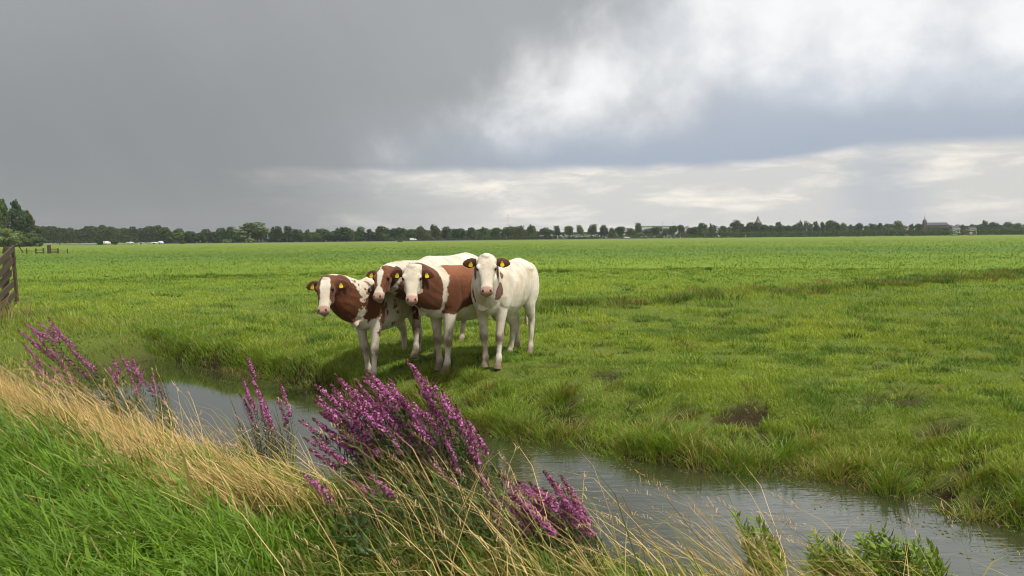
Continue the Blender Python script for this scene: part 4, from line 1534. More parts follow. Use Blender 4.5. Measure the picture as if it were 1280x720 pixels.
# ------------------------------------------------------------------ trees and hedges far away
def crown_mesh(name, kind, seed, n):
    r = np.random.default_rng(seed)
    lobes = []
    if kind == 'round':
        for k in range(11):
            a = r.uniform(0, 2 * PI)
            lobes.append((np.array([.27 * math.cos(a) * r.uniform(.3, 1), .27 * math.sin(a) * r.uniform(.3, 1), r.uniform(.40, .84)]), r.uniform(.13, .23)))
        lobes.append((np.array([0, 0, .62]), .30))
    elif kind == 'bush':
        for k in range(14):
            a = r.uniform(0, 2 * PI)
            zz = r.uniform(.10, .84)
            q = .34 * (1 - .6 * max(0, zz - .4) / .5)
            lobes.append((np.array([q * math.cos(a) * r.uniform(.3, 1), q * math.sin(a) * r.uniform(.3, 1), zz]), r.uniform(.13, .22)))
        lobes.append((np.array([0, 0, .4]), .32))
    elif kind == 'poplar':
        for k in range(22):
            zz = r.uniform(.08, .95)
            q = .30 * (1 - zz) ** .7 + .06
            a = r.uniform(0, 2 * PI)
            lean = -.10 * zz ** 2
            lobes.append((np.array([lean + q * math.cos(a) * r.uniform(.2, 1), q * math.sin(a) * r.uniform(.2, 1), zz]), r.uniform(.07, .15) * (1.25 - .6 * zz)))
    elif kind == 'willow':
        for k in range(26):
            a = r.uniform(0, 2 * PI)
            q = r.uniform(0, .42)
            zz = .86 * math.sqrt(max(0, 1 - (q / .47) ** 2)) * r.uniform(.15, 1.0)
            lobes.append((np.array([q * math.cos(a), q * math.sin(a), max(.08, zz)]), r.uniform(.09, .16)))
    elif kind == 'sparse':
        for k in range(8):
            a = r.uniform(0, 2 * PI)
            lobes.append((np.array([.2 * math.cos(a), .2 * math.sin(a), r.uniform(.45, .9)]), r.uniform(.10, .16)))
    P, N, C = [], [], []
    wsum = np.array([q[1] ** 2 for q in lobes]); wsum /= wsum.sum()
    base = {'willow': ((.062, .092, .036), (.135, .175, .078)), 'poplar': ((.030, .058, .016), (.072, .11, .036))}.get(kind, ((.022, .044, .013), (.052, .088, .023)))
    idx = r.choice(len(lobes), n, p=wsum)
    dirs = r.normal(0, 1, (n, 3)); dirs /= np.linalg.norm(dirs, axis=1)[:, None]
    cen = np.array([q[0] for q in lobes])[idx]; rad = np.array([q[1] for q in lobes])[idx]
    rr = rad * r.uniform(.55, 1.12, n)
    P = cen + dirs * rr[:, None]
    if kind == 'poplar': P[:, 0] -= .05 * np.abs(r.normal(0, 1, n)) * P[:, 2]
    if kind == 'willow': P[:, 2] -= .04 * np.abs(r.normal(0, 1, n))
    keep = P[:, 2] > .01
    P, dirs, idx = P[keep], dirs[keep], idx[keep]
    n = len(P)
    nn = dirs + r.normal(0, .55, (n, 3)); nn /= np.linalg.norm(nn, axis=1)[:, None]
    ref = r.normal(0, 1, (n, 3))
    a1 = np.cross(nn, ref); a1 /= np.linalg.norm(a1, axis=1)[:, None]
    a2 = np.cross(nn, a1)
    sz = r.uniform(.020, .048, n)[:, None] * {'poplar': .95, 'willow': .95}.get(kind, 1.4)
    v = np.empty((n, 4, 3))
    v[:, 0] = P - a1 * sz; v[:, 1] = P - a2 * sz * .7; v[:, 2] = P + a1 * sz; v[:, 3] = P + a2 * sz * .7
    lt = r.uniform(0, 1, len(lobes))[idx]
    f = np.clip(.6 * lt + r.normal(.2, .2, n), 0, 1)
    tint = np.repeat(mixc(base[0], base[1], f), 4, axis=0)
    return np_mesh(name, v.reshape(-1, 3), np.arange(n * 4), np.full(n, 4), M_CROWN, {'tint': tint})


def trunk_mesh(kind, seed):
    mb = MB()
    r = random.Random(seed)
    top = {'round': .7, 'bush': .6, 'poplar': .9, 'willow': .6, 'sparse': .8}[kind]
    mb.tube([(0, 0, -.03), (.005, 0, .2), (-.005, .01, top * .6), (-.02, 0, top)], [.035, .027, .018, .005], 7)
    for k in range(6):
        a = r.uniform(0, 2 * PI); z0 = r.uniform(.25, .5)
        mb.tube([(0, 0, z0), (.12 * math.cos(a), .12 * math.sin(a), z0 + .12), (.24 * math.cos(a), .24 * math.sin(a), z0 + .28)], [.014, .009, .003], 5)
    o = mb.build('trunk', M_BARK)
    me = o.data
    bpy.data.objects.remove(o)
    return me


PROTO = {}
for kd, cnt, nl in (('round', 6, 1100), ('bush', 6, 1600), ('poplar', 4, 3600), ('willow', 3, 3800), ('sparse', 3, 300)):
    PROTO[kd] = [(crown_mesh('crown', kd, 100 + 13 * k + len(kd), nl), trunk_mesh(kd, k)) for k in range(cnt)]


def tree(kind, px, top, wpx, d, label, group, name=None, dz=0.0, var=None):
    p = at_y(px, top, d)
    hgt = p.z / .97
    wid = wpx * d / F / (.84 if kind in ('bush', 'willow') else .74 if kind != 'poplar' else .55)
    names = {'round': 'avenue_tree', 'bush': 'broadleaf_tree', 'poplar': 'poplar_tree', 'willow': 'willow_tree', 'sparse': 'slender_tree'}
    root = empty(name or names[kind], (p.x, d, dz), random.uniform(0, 2 * PI) if kind != 'poplar' else random.uniform(-.3, .3))
    root.scale = (wid, wid, hgt)
    tag(root, label, 'tree' if not name else 'bush', group)
    cm, tm = PROTO[kind][var if var is not None else random.randrange(len(PROTO[kind]))]
    link_mesh('crown', cm, root)
    link_mesh('trunk', tm, root)
    return root


ORD = ['first', 'second', 'third', 'fourth', 'fifth', 'sixth', 'seventh', 'eighth', 'ninth', 'tenth', 'eleventh', 'twelfth', 'thirteenth', 'fourteenth', 'fifteenth', 'sixteenth',
       'seventeenth', 'eighteenth', 'nineteenth', 'twentieth', 'twenty-first', 'twenty-second', 'twenty-third', 'twenty-fourth', 'twenty-fifth', 'twenty-sixth']

# tall wind-swept poplars with silver willows at their foot (left edge)
lab = ['tall slim poplar at the very edge of the picture', 'tall poplar with a pointed plume between two lower crowns', 'shorter bushy poplar leaning beside the dark pine wood',
       'low broad poplar behind the two tall plumes', 'lowest of the windswept poplars, next to the pine wood']
for (px, top, wd, d), lb in zip(((5, 250, 17, 360), (23, 253, 19, 365), (35, 264, 22, 372), (14, 268, 24, 380), (43, 276, 20, 375)), lab):
    tree('poplar', px, top, wd, d, lb, 'windswept poplars by the field fence')
for (px, top, wd, d), lb in zip(((-6, 284, 26, 350), (9, 285, 26, 345), (24, 288, 22, 350), (38, 289, 24, 352), (49, 292, 16, 355)),
                                ('silvery willow bush cut by the picture edge', 'widest silvery willow bush under the slim poplar', 'silvery willow bush below the pointed poplar plume',
                                 'greenish willow bush below the leaning poplar', 'small rounded willow bush at the corner of the pine wood')):
    tree('willow', px, top, wd, d, lb, 'willow bushes under the poplars', name='willow_bush')

# small round bushes before the pine wood
tree('bush', 126, 296.5, 13, 520, 'small round bush before the pine wood, beside a white car', None, name='round_bush')
tree('bush', 143, 298.5, 11, 520, 'smaller dull round bush between two parked white cars', None, name='round_bush')
tree('bush', 229, 301, 9, 500, 'tiny round shrub in front of the dark broadleaf trees', None, name='round_bush')
tree('bush', 500, 300.5, 6, 420, 'tiny dark bush alone in the field near a pole', None, name='round_bush')


def leaf_cloud(name, pts, size, base, label, cat, kind=None, group=None):
    n = len(pts)
    nn = rng.normal(0, 1, (n, 3)); nn[:, 1] -= .6
    nn /= np.linalg.norm(nn, axis=1)[:, None]
    a1 = np.cross(nn, rng.normal(0, 1, (n, 3))); a1 /= np.linalg.norm(a1, axis=1)[:, None]
    a2 = np.cross(nn, a1)
    sz = (size * rng.uniform(.6, 1.3, n))[:, None]
    v = np.empty((n, 4, 3))
    v[:, 0] = pts - a1 * sz; v[:, 1] = pts - a2 * sz * .7; v[:, 2] = pts + a1 * sz; v[:, 3] = pts + a2 * sz * .7
    f = np.clip(.5 + .6 * n2(pts[:, 0], pts[:, 2] * 2, .12, 91., 3) + rng.normal(0, .2, n), 0, 1)
    me = np_mesh(name, v.reshape(-1, 3), np.arange(n * 4), np.full(n, 4), M_CROWN, {'tint': np.repeat(mixc(base[0], base[1], f), 4, axis=0)})
    o = link_mesh(name, me)
    return tag(o, label, cat, group, kind)


DK = ((.022, .040, .014), (.045, .075, .022))


def pine_wood():
    P = []
    trees = []
    for k in range(150):
        px = rng.uniform(44, 212)
        d = rng.uniform(640, 780)
        top = 285.5 + 1.4 * math.sin(px * .09) + rng.normal(0, 1.1)
        if 60 > px: top -= .5
        p = at_y(px, top, 700.0)
        h = p.z * rng.uniform(.9, 1.02)
        trees.append((at_y(px, 300, d).x, d, h))
        m_ = 330
        zz = h * rng.uniform(.05, 1, m_) ** .75
        rad = 3.4 * np.sqrt(np.clip(1 - (np.clip(zz / h - .72, 0, 1) / .3) ** 2, 0, 1)) * np.sqrt(rng.uniform(.15, 1, m_))
        a = rng.uniform(0, 2 * PI, m_)
        P.append(np.stack([trees[-1][0] + rad * np.cos(a), d + rad * np.sin(a), zz], 1))
    leaf_cloud('pine_wood', np.concatenate(P), .75, ((.020, .033, .014), (.044, .066, .024)), 'dark even pine wood behind the field', 'wood', kind='stuff')


pine_wood()


def tree_belt():
    P = []
    for k in range(130):
        px = rng.uniform(468, 690)
        d = rng.uniform(740, 800)
        h = at_y(px, 288.3 - .004 * (px - 470) + 1.2 * math.sin(px * .31) + rng.normal(0, 1.0), d).z
        x0 = at_y(px, 300, d).x
        m_ = 150
        zz = h * rng.uniform(.03, 1, m_) ** .8
        rad = 4.2 * np.sqrt(np.clip(1 - (np.clip(zz / h - .55, 0, 1) / .46) ** 2, 0, 1)) * np.sqrt(rng.uniform(.1, 1, m_))
        a = rng.uniform(0, 2 * PI, m_)
        P.append(np.stack([x0 + rad * np.cos(a), d + rad * np.sin(a), zz], 1))
    leaf_cloud('distant_wood', np.concatenate(P), .8, ((.030, .052, .018), (.070, .105, .035)), 'lighter green belt of trees behind the avenue', 'wood', kind='stuff')


tree_belt()


def village_belt():
    P = []
    for k in range(190):
        px = rng.uniform(858, 1300)
        d = rng.uniform(985, 1040)
        h = at_y(px, 284.2 - .004 * (px - 860) + 1.1 * math.sin(px * .23) + rng.normal(0, 1.1), d).z
        x0 = at_y(px, 300, d).x
        m_ = 130
        zz = h * rng.uniform(.03, 1, m_) ** .8
        rad = 5.2 * np.sqrt(np.clip(1 - (np.clip(zz / h - .55, 0, 1) / .46) ** 2, 0, 1)) * np.sqrt(rng.uniform(.1, 1, m_))
        a = rng.uniform(0, 2 * PI, m_)
        P.append(np.stack([x0 + rad * np.cos(a), d + rad * np.sin(a), zz], 1))
    leaf_cloud('village_wood', np.concatenate(P), 1.0, DK, 'dark belt of trees behind the village', 'wood', kind='stuff')


village_belt()


def hedge(name, px0, px1, d0, d1, hgt0, hgt1, depth, n, base, label, size=.45, cat='hedge'):
    q = rng.uniform(0, 1, n)
    px = px0 + (px1 - px0) * q
    d = d0 + (d1 - d0) * q
    h = (hgt0 + (hgt1 - hgt0) * q) * (1 + .12 * n2(px, px * 0, .5, 95.))
    x = np.array([at_y(a, 298, b).x for a, b in zip((px0, px1), (d0, d1))])
    X_ = x[0] + (x[1] - x[0]) * q
    face = rng.uniform(0, 1, n) < .65
    zz = np.where(face, h * rng.uniform(0, 1, n), h * (1 + rng.normal(0, .03, n)))
    yy = np.where(face, d + depth * .1 * rng.normal(0, 1, n), d + rng.uniform(0, depth, n))
    return leaf_cloud(name, np.stack([X_, yy, zz], 1), size, base, label, cat)


# the treeline: broadleaf trees by the pine wood, the avenue, the village trees
BROAD = [(208, 285, 17), (222, 286, 15), (239, 287, 18), (255, 284, 16), (266, 288, 14), (275, 281.5, 17), (288, 283, 14), (301, 285, 15)]
WILL = (313, 277, 54)
BROAD2 = [(345, 281, 17), (358, 281.5, 18), (372, 284, 17), (386, 285, 15), (396, 284.5, 16), (405, 286, 14), (425, 281.5, 25), (436, 285, 16), (449, 284.5, 17), (463, 286, 14)]
AVEN = [(478, 283, 14), (484, 287, 11), (497, 284.5, 14), (514, 285, 17), (526, 283, 10), (543, 282.5, 12), (558, 284, 12), (573, 283.5, 14), (589, 282.5, 13), (605, 284, 15),
        (619, 283.5, 10), (635, 282, 13), (649, 283, 13), (664.5, 281, 12)]
AVEN2 = [(682, 285, 14), (696, 282, 10), (710, 281.5, 11), (725, 281.5, 9), (740, 280.5, 11), (755, 281.5, 9), (765, 283.5, 9), (776, 283, 14), (789, 285, 11), (798, 279.5, 10),
         (809, 286, 10), (821, 284, 13), (832, 286, 10), (841, 282, 12), (852, 280.5, 10), (866, 284, 13), (878.5, 278.5, 11)]
VILL = [(889, 279.5, 4.5), (892, 285, 9), (903, 281, 12), (919, 275.5, 14), (927, 279, 11), (936, 275.5, 11), (945, 279, 12), (955, 280, 12), (963, 279, 12), (975, 276.5, 13), (985, 281, 10), (993, 279.5, 9), (999, 277, 9)]
VILL2 = [(1013, 279.5, 11), (1021, 275.5, 11), (1029, 279, 9), (1038, 275.5, 13), (1047, 279, 9), (1054, 278.5, 10), (1064, 280.5, 10), (1074, 280, 10), (1083, 281, 9), (1091, 280, 9), (1099, 279, 10),
         (1109, 279, 11), (1120, 277, 15), (1127, 280, 9), (1139, 280, 8), (1149, 280, 8)]
VILL3 = [(1163, 283.5, 11), (1172, 284, 11), (1182, 284, 11), (1191, 283, 8), (1204, 281, 11), (1216, 280, 11), (1224, 279, 10), (1231.5, 275, 9), (1242, 278, 12), (1252, 279.5, 11), (1261, 278.5, 12), (1272, 278.5, 12), (1284, 279, 12)]


def size_word(h, w):
    return 'tall' if h > 22 else 'low' if h < 15 else 'mid-height'


def row(lst, kind, d0, d1, group, base, lo=18):
    for k, (px, top, wd) in enumerate(lst):
        d = d0 + (d1 - d0) * (px - lst[0][0]) / max(1, lst[-1][0] - lst[0][0]) + random.uniform(-8, 8)
        kd = kind
        if kind == 'round' and random.random() < .4: kd = 'bush'
        if wd < 6: kd = 'poplar'
        top += random.uniform(-.9, .9); wd *= random.uniform(.82, 1.3)
        tree(kd, px, top, wd * 1.12, d, base.format(ORD[k]), group)


row(BROAD, 'bush', 560, 590, 'dark broadleaf trees beside the pine wood', '{} dark broadleaf tree between the pine wood and the big pale willow')
tree('willow', 313, 276.5, 56, 560, 'big rounded pale green willow, broadest crown in the treeline', None, var=0)
row(BROAD2, 'bush', 590, 640, 'dense trees beside the big willow', '{} dense broadleaf tree counted rightwards from the big pale willow')
row(AVEN, 'round', 640, 690, 'avenue trees behind the road', '{} avenue tree counted rightwards from the dense broadleaf trees')
row(AVEN2, 'round', 690, 740, 'spaced round trees before the white houses', '{} round tree among the white houses, counted from the antenna mast')
row(VILL, 'bush', 800, 830, 'village trees round the pointed church tower', '{} tree of the clump around the pointed tower, counted from its thin poplar')
row(VILL2, 'bush', 850, 900, 'village trees before the dark church', '{} village tree after the tower clump, counted towards the long church')
row(VILL3, 'bush', 900, 960, 'trees around and beyond the long church', '{} tree counted from the front of the long dark church')
for k, px in enumerate((1001, 1005, 1010)):
    tree('sparse', px, 275.5 + k * .6, 6, 850, 'thin see-through tree, {} of three in the gap in the village trees'.format(ORD[k]), 'thin see-through trees')

# undergrowth and hedges in front of the trees
hedge('tree_undergrowth', 200, 480, 575, 640, 7.0, 6.5, 9, 8000, DK, 'dark undergrowth filling the foot of the broadleaf treeline', .8, 'undergrowth')['kind'] = 'stuff'
hedge('avenue_undergrowth', 478, 800, 655, 720, 5.2, 5.6, 8, 6500, DK, 'low undergrowth behind the avenue trunks', .8, 'undergrowth')['kind'] = 'stuff'
hedge('village_undergrowth', 790, 1300, 830, 980, 4.0, 5.0, 9, 5000, DK, 'low dark shrubs under the village trees', .9, 'undergrowth')['kind'] = 'stuff'
hedge('clipped_hedge', 788, 1300, 610, 560, 2.6, 2.8, 3, 7000, ((.032, .055, .016), (.060, .092, .028)), 'long clipped dark green hedge along the far field edge')
hedge('roadside_hedge', 480, 782, 560, 600, 1.3, 1.6, 2, 3000, ((.035, .06, .016), (.06, .10, .025)), 'low roadside hedge below the avenue trees', .4)
hedge('crop_field', 900, 1310, 640, 600, 4.1, 4.2, 30, 6000, ((.055, .085, .03), (.095, .13, .045)), 'strip of tall pale green crop behind the clipped hedge', .5, 'crop')['kind'] = 'stuff'

# ------------------------------------------------------------------ buildings far away
M_WHITE = plain_mat('white_wall', (0.70, 0.69, 0.66), 0.8, 0.12, 0.4)
M_PALE = plain_mat('pale_cladding', (0.48, 0.50, 0.52), 0.6, 0.1, 0.2)
M_TILE = plain_mat('red_roof_tiles', (0.22, 0.085, 0.05), 0.85, 0.25, 0.8)
M_SLATE = plain_mat('slate_roof', (0.055, 0.058, 0.075), 0.6, 0.2, 0.6)
M_BRICK = plain_mat('dark_brick', (0.11, 0.075, 0.065), 0.9, 0.25, 0.6)
M_GLASS = plain_mat('window_glass', (0.03, 0.035, 0.04), 0.1, 0.2, 1.0)
M_METAL = plain_mat('grey_metal', (0.25, 0.25, 0.25), 0.5, 0.2, 2.0, metallic=0.6)
M_SPIRE = plain_mat('spire_slate', (0.16, 0.12, 0.10), 0.7, 0.2, 0.8)


def gable(mb, x0, x1, y0, y1, z0, z1, along='x'):
    if along == 'x':
        ym = (y0 + y1) / 2
        v = [(x0, y0, z0), (x1, y0, z0), (x1, y1, z0), (x0, y1, z0), (x0, ym, z1), (x1, ym, z1)]
        f = [(0, 1, 5, 4), (2, 3, 4, 5), (1, 2, 5), (3, 0, 4), (3, 2, 1, 0)]
    else:
        xm = (x0 + x1) / 2
        v = [(x0, y0, z0), (x1, y0, z0), (x1, y1, z0), (x0, y1, z0), (xm, y0, z1), (xm, y1, z1)]
        f = [(1, 2, 5, 4), (3, 0, 4, 5), (0, 1, 4), (2, 3, 5), (3, 2, 1, 0)]
    vs = [mb.bm.verts.new(q) for q in v]
    for q in f: mb.bm.faces.new([vs[k] for k in q])
    return mb


def house(px, wpx, ridge, eave, d, label, wall=M_WHITE, roof=M_TILE, along='x', group=None, deep=9, chimney=True):
    c = at_y(px, ridge, d)
    zr = c.z; ze = at_y(px, eave, d).z
    wd = wpx * d / F
    root = empty('house', (c.x, d, 0))
    tag(root, label, 'house', group)
    MB().box((0, deep / 2, ze / 2), (wd, deep, ze)).build('wall', wall, root)
    rf = gable(MB(), -wd / 2 - .3, wd / 2 + .3, -.3, deep + .3, ze + .003, zr, along).build('roof', roof, root)
    if chimney:
        MB().box((wd * .3, deep / 2 + .8, zr - .1), (.7, .7, 1.4)).build('chimney', M_BRICK, rf)
    k = max(1, int(wd / 4))
    for i in range(k):
        wx = -wd / 2 + wd * (i + .5) / k
        fr = MB().box((wx, -.03, ze * .55), (1.3, .08, 1.2)).build('window', M_WHITE if wall is not M_WHITE else M_METAL, root)
        MB().box((wx, -.075, ze * .55), (1.1, .03, 1.0)).build('pane', M_GLASS, fr)
    return root


house(679, 8, 293.5, 295, 700, 'white low house half behind the widest avenue tree gap', roof=M_PALE, group='white houses behind the avenue')
house(692, 6, 292.2, 294, 735, 'white house between the antenna mast and the spaced round trees', roof=M_PALE, group='white houses behind the avenue')
house(733, 9, 288, 290, 760, 'white house seen between two spaced round trees', group='white houses behind the avenue', roof=M_PALE)
house(769.5, 5.5, 286.5, 289.5, 760, 'tall narrow white house left of the parked white car', group='white houses behind the avenue', roof=M_PALE, along='y')
house(782, 5, 289, 291, 760, 'small white house just above the parked white car', group='white houses behind the avenue', roof=M_PALE)
house(1099, 26, 285.6, 287.4, 940, 'long low red roofed house behind the village trees', group='red roofed village houses', wall=M_BRICK)
house(1131, 10, 281.8, 286, 935, 'steep red gabled house beside the long church', group='red roofed village houses', along='y')
house(1147, 16, 285.5, 287.2, 945, 'low house with white front before the church tower', roof=M_TILE, group='red roofed village houses')
house(1196, 9, 282.5, 285.5, 900, 'white house at the far end of the long church', roof=M_SLATE)
house(1217, 8, 284, 286, 905, 'small white house under the trees beyond the church', roof=M_SLATE)
house(176, 6.5, 303.4, 304.1, 520, 'white caravan-like low shed before the pine wood', roof=M_PALE, group='white sheds by the road', deep=4, chimney=False)
house(192, 5.5, 302.5, 303.9, 525, 'larger white shed with pitched roof before the dark trees', roof=M_PALE, group='white sheds by the road', deep=5, chimney=False)
house(198.8, 2.8, 301.2, 303.6, 530, 'narrow tall white shed with a gable', roof=M_PALE, along='y', group='white sheds by the road', deep=5, chimney=False)


def hall():
    d = 900.0
    a, b2 = at_y(797, 282, d), at_y(852, 282, d)
    root = empty('greenhouse_hall', ((a.x + b2.x) / 2, d, 0))
    tag(root, 'long flat white hall showing above the avenue trees', 'hall')
    wd = b2.x - a.x
    z = at_y(820, 282.8, d).z
    MB().box((0, 10, z / 2), (wd, 20, z)).build('wall', M_PALE, root)
    MB().box((0, 10, z + .2), (wd + .8, 20.8, .4)).build('roof', M_METAL, root)
    for px in (812, 822, 833, 844):
        x = at_y(px, 282, d).x - root.location.x
        MB().box((x, -.04, z * .75), (4, .1, 1.6)).build('window', M_GLASS, root)


hall()


def mast(px, top, d, label, rad=.12, cat='mast', bars=0, name='antenna_mast'):
    p = at_y(px, top, d)
    root = empty(name, (p.x, d, 0))
    tag(root, label, cat)
    MB().tube([(0, 0, -.2), (0, 0, p.z)], [rad, rad * .6], 8).build('pole', M_METAL if name != 'utility_pole' else M_WOOD, root)
    for k in range(bars):
        MB().box((0, 0, p.z * (.96 - .09 * k)), (1.6, .1, .12)).build('crossbar', M_METAL, root)


mast(635, 268, 720, 'thin antenna mast rising above the avenue trees', .13, bars=2)
mast(828.3, 277.5, 905, 'thin mast left of its twin on the long white hall', .16, bars=1)
mast(841.5, 276.5, 905, 'taller thin mast at the end of the long white hall', .16, bars=1)
mast(74.2, 291.5, 480, 'slim wooden utility pole before the pine wood', .22, 'pole', 1, 'utility_pole')
mast(506.8, 296, 600, 'short pale pole beside the avenue and the white van', .28, 'pole', 0, 'utility_pole')
mast(584, 293, 600, 'short pole among the avenue trunks', .15, 'pole', 0, 'utility_pole')
mast(155, 294, 560, 'short wooden pole right of the two round bushes', .16, 'pole', 1, 'utility_pole')


def tower_church():
    d = 1000.0
    c = at_y(947.4, 280, d)
    root = empty('church_tower', (c.x, d, 0))
    tag(root, 'old church tower whose pointed spire rises above the trees', 'church')
    z0 = at_y(947, 278.5, d).z
    zt = at_y(947, 269.2, d).z
    zm = at_y(947, 275.5, d).z
    MB().box((0, 0, z0 / 2), (7.2, 7.2, z0)).build('wall', M_BRICK, root)
    mb = MB()
    rings = []
    for z, r_ in ((z0 + .003, 5.1), (z0 + .6 * (zm - z0), 3.4), (zm, 2.4), (zt, .08)):
        rings.append([mb.bm.verts.new((r_ * math.cos(k * PI / 4 + PI / 8), r_ * math.sin(k * PI / 4 + PI / 8), z)) for k in range(8)])
    for a, b2 in zip(rings[:-1], rings[1:]):
        for k in range(8): mb.bm.faces.new((a[k], a[(k + 1) % 8], b2[(k + 1) % 8], b2[k]))
    mb.bm.faces.new(rings[0][::-1]); mb.bm.faces.new(rings[-1])
    sp2 = mb.build('spire', M_SPIRE, root)
    MB().tube([(0, 0, zt - .2), (0, 0, zt + 1.4)], .1, 6).build('finial', M_METAL, sp2)
    for sx in (-1.6, 1.6):
        MB().box((sx, -3.62, z0 - 2.6), (1.2, .1, 2.8)).build('belfry_opening', M_GLASS, root)


tower_church()


def long_church():
    d = 930.0
    a, b2 = at_y(1155, 283, d), at_y(1187, 283, d)
    x0 = (a.x + b2.x) / 2
    root = empty('long_church', (x0, d, 0))
    tag(root, 'long dark church with a slim spire at one end', 'church')
    wd = b2.x - a.x
    zr = at_y(1170, 278, d).z
    ze = at_y(1170, 281.6, d).z
    MB().box((wd * .03, 6, ze / 2), (wd * .9, 12, ze)).build('wall', M_BRICK, root)
    gable(MB(), -wd / 2 + 2, wd / 2 - .5, -.4, 12.4, ze + .003, zr, 'x').build('roof', M_SLATE, root)
    for k in range(6):
        MB().box((-wd * .36 + wd * .145 * k, -.04, ze * .55), (1.4, .1, ze * .45)).build('window', M_GLASS, root)
    gable(MB(), wd * .44, wd / 2 + 3, 1, 11, 0, ze * 1.05, 'x').build('apse', M_SLATE, root)
    tx = at_y(1156.8, 283, d).x - x0
    zt = at_y(1157, 276, d).z
    tw = MB().box((tx, 2, zt / 2), (3.3, 3.3, zt)).build('tower', M_BRICK, root)
    mb = MB()
    vs = [mb.bm.verts.new((tx + sx * 1.8, 2 + sy * 1.8, zt + .003)) for sx, sy in ((-1, -1), (1, -1), (1, 1), (-1, 1))]
    v2 = [mb.bm.verts.new((tx + sx * .28, 2 + sy * .28, zt + 2.4)) for sx, sy in ((-1, -1), (1, -1), (1, 1), (-1, 1))]
    tp = mb.bm.verts.new((tx, 2, at_y(1157, 267.5, d).z))
    for k in range(4):
        mb.bm.faces.new((vs[k], vs[(k + 1) % 4], v2[(k + 1) % 4], v2[k]))
        mb.bm.faces.new((v2[k], v2[(k + 1) % 4], tp))
    mb.bm.faces.new(vs[::-1])
    mb.build('spire', M_SLATE, tw)


long_church()

# ------------------------------------------------------------------ road with cars
M_ROAD = plain_mat('road_asphalt', (0.09, 0.088, 0.085), 0.9, 0.15, 0.5)
mb = MB()
pr = None
for px, d in ((-60, 505), (120, 520), (210, 530), (480, 545), (800, 585)):
    c = at_y(px, 303, d)
    v0, v1, v2, v3 = [mb.bm.verts.new(q) for q in ((c.x, d, 0), (c.x, d + 2, .35), (c.x, d + 8, .35), (c.x, d + 10, 0))]
    if pr:
        for a, b2, c2, d2 in ((pr[0], v0, v1, pr[1]), (pr[1], v1, v2, pr[2]), (pr[2], v2, v3, pr[3])):
            mb.bm.faces.new((a, b2, c2, d2))
    pr = (v0, v1, v2, v3)
tag(mb.build('road', M_ROAD), 'narrow road along the far field edge', 'road', kind='structure')

M_CARPAINT = plain_mat('white_car_paint', (0.80, 0.80, 0.80), 0.25, 0.04, 1.0, spec=0.6)
M_TYRE = plain_mat('tyre_rubber', (0.02, 0.02, 0.02), 0.9, 0.2, 10)
M_LAMP = plain_mat('lamp_glass', (0.5, 0.08, 0.05), 0.2, 0.1, 5)


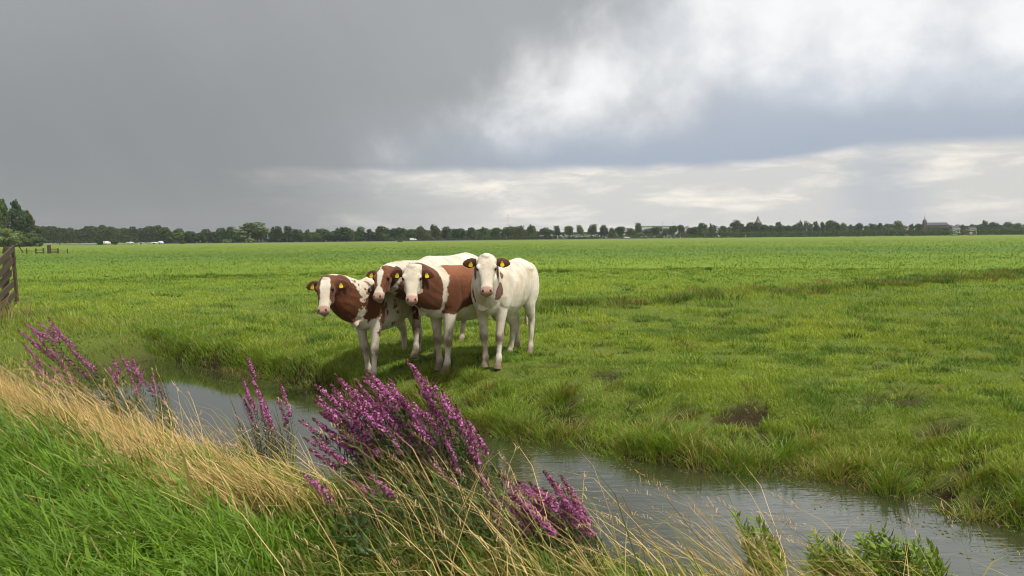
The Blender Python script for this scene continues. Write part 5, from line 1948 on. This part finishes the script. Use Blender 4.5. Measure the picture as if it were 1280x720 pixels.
def car(px, d, label, van=False, rz=0.0):
    c = at_y(px, 300, d)
    root = empty('parked_car' if not van else 'white_van', (c.x, d, .36), rz)
    tag(root, label, 'car' if not van else 'van', 'white vehicles on the far road')
    prof = [(-2.15, .35), (-2.2, .75), (-2.05, .95), (-1.7, 1.02), (-1.15, 1.42), (.35, 1.46), (1.05, 1.02), (2.0, .86), (2.2, .6), (2.15, .35)] if not van else \
           [(-2.3, .4), (-2.35, 1.2), (-2.3, 1.95), (1.1, 2.0), (1.75, 1.2), (2.35, 1.05), (2.45, .7), (2.4, .4)]
    mb = MB()
    ra = [mb.bm.verts.new((x, -.88, z)) for x, z in prof]
    rb = [mb.bm.verts.new((x, .88, z)) for x, z in prof]
    mb.bm.faces.new(ra); mb.bm.faces.new(rb[::-1])
    for k in range(len(prof)):
        mb.bm.faces.new((ra[k], rb[k], rb[(k + 1) % len(prof)], ra[(k + 1) % len(prof)]))
    mb.build('body', M_CARPAINT, root, bevel=.07, smooth=False)
    win = [[(-1.25, 1.03), (-1.05, 1.36), (-.35, 1.38), (-.35, 1.03)], [(-.25, 1.03), (-.25, 1.38), (.3, 1.38), (.85, 1.03)]] if not van else [[(.45, 1.2), (.45, 1.75), (1.1, 1.75), (1.55, 1.2)]]
    for wn_ in win:
        for sy in (-.885, .885):
            m3 = MB()
            m3.poly([(x, sy, z) for x, z in wn_])
            m3.build('window', M_GLASS, root)
    for wx in (-1.35, 1.35):
        for sy in (-.8, .8):
            m3 = MB()
            m3.tube([(wx, sy - .11, .33), (wx, sy + .11, .33)], .33, 14)
            wo = m3.build('wheel', M_TYRE, root)
            m4 = MB()
            m4.tube([(wx, sy - .115, .33), (wx, sy + .115, .33)], .19, 10)
            m4.build('rim', M_METAL, wo)
    for sy in (-.6, .6):
        MB().box((-2.19, sy, .8), (.06, .3, .14)).build('tail_light', M_LAMP, root)
        MB().box((2.17, sy, .68), (.06, .3, .14)).build('headlight', M_WHITE, root)


car(162.5, 524, 'white car parked between the round bushes and the white sheds')
car(133.5, 512, 'white van in the field edge between the two round bushes', True, 1.3)
car(516.5, 555, 'white van on the road below the avenue, near a pale pole', True)
car(784, 588, 'white car at the end of the long clipped hedge')

# ------------------------------------------------------------------ thin rain haze over the far fields
m = bpy.data.materials.new('haze')
m.use_nodes = True
nt = m.node_tree
nt.nodes.remove(nt.nodes['Principled BSDF'])
pv = nt.nodes.new('ShaderNodeVolumePrincipled')
pv.inputs['Color'].default_value = (0.88, 0.92, 0.97, 1)
pv.inputs['Density'].default_value = 0.00010
nt.links.new(pv.outputs[0], nt.nodes['Material Output'].inputs['Volume'])
hz = MB().box((0, 720, 24), (3900, 1760, 52)).build('haze', m)
tag(hz, 'thin pale rain haze over the far fields', 'haze', kind='stuff')

# ------------------------------------------------------------------ render settings
scene.view_settings.view_transform = 'Standard'
scene.view_settings.look = 'None'
scene.view_settings.exposure = 0.05
scene.view_settings.gamma = 1.0
scene.view_settings.use_curve_mapping = False
scene.render.engine = 'CYCLES'
scene.cycles.use_denoising = True
scene.cycles.filter_width = 1.0
scene.cycles.max_bounces = 6
scene.cycles.transmission_bounces = 3
scene.cycles.sample_clamp_indirect = 4.0
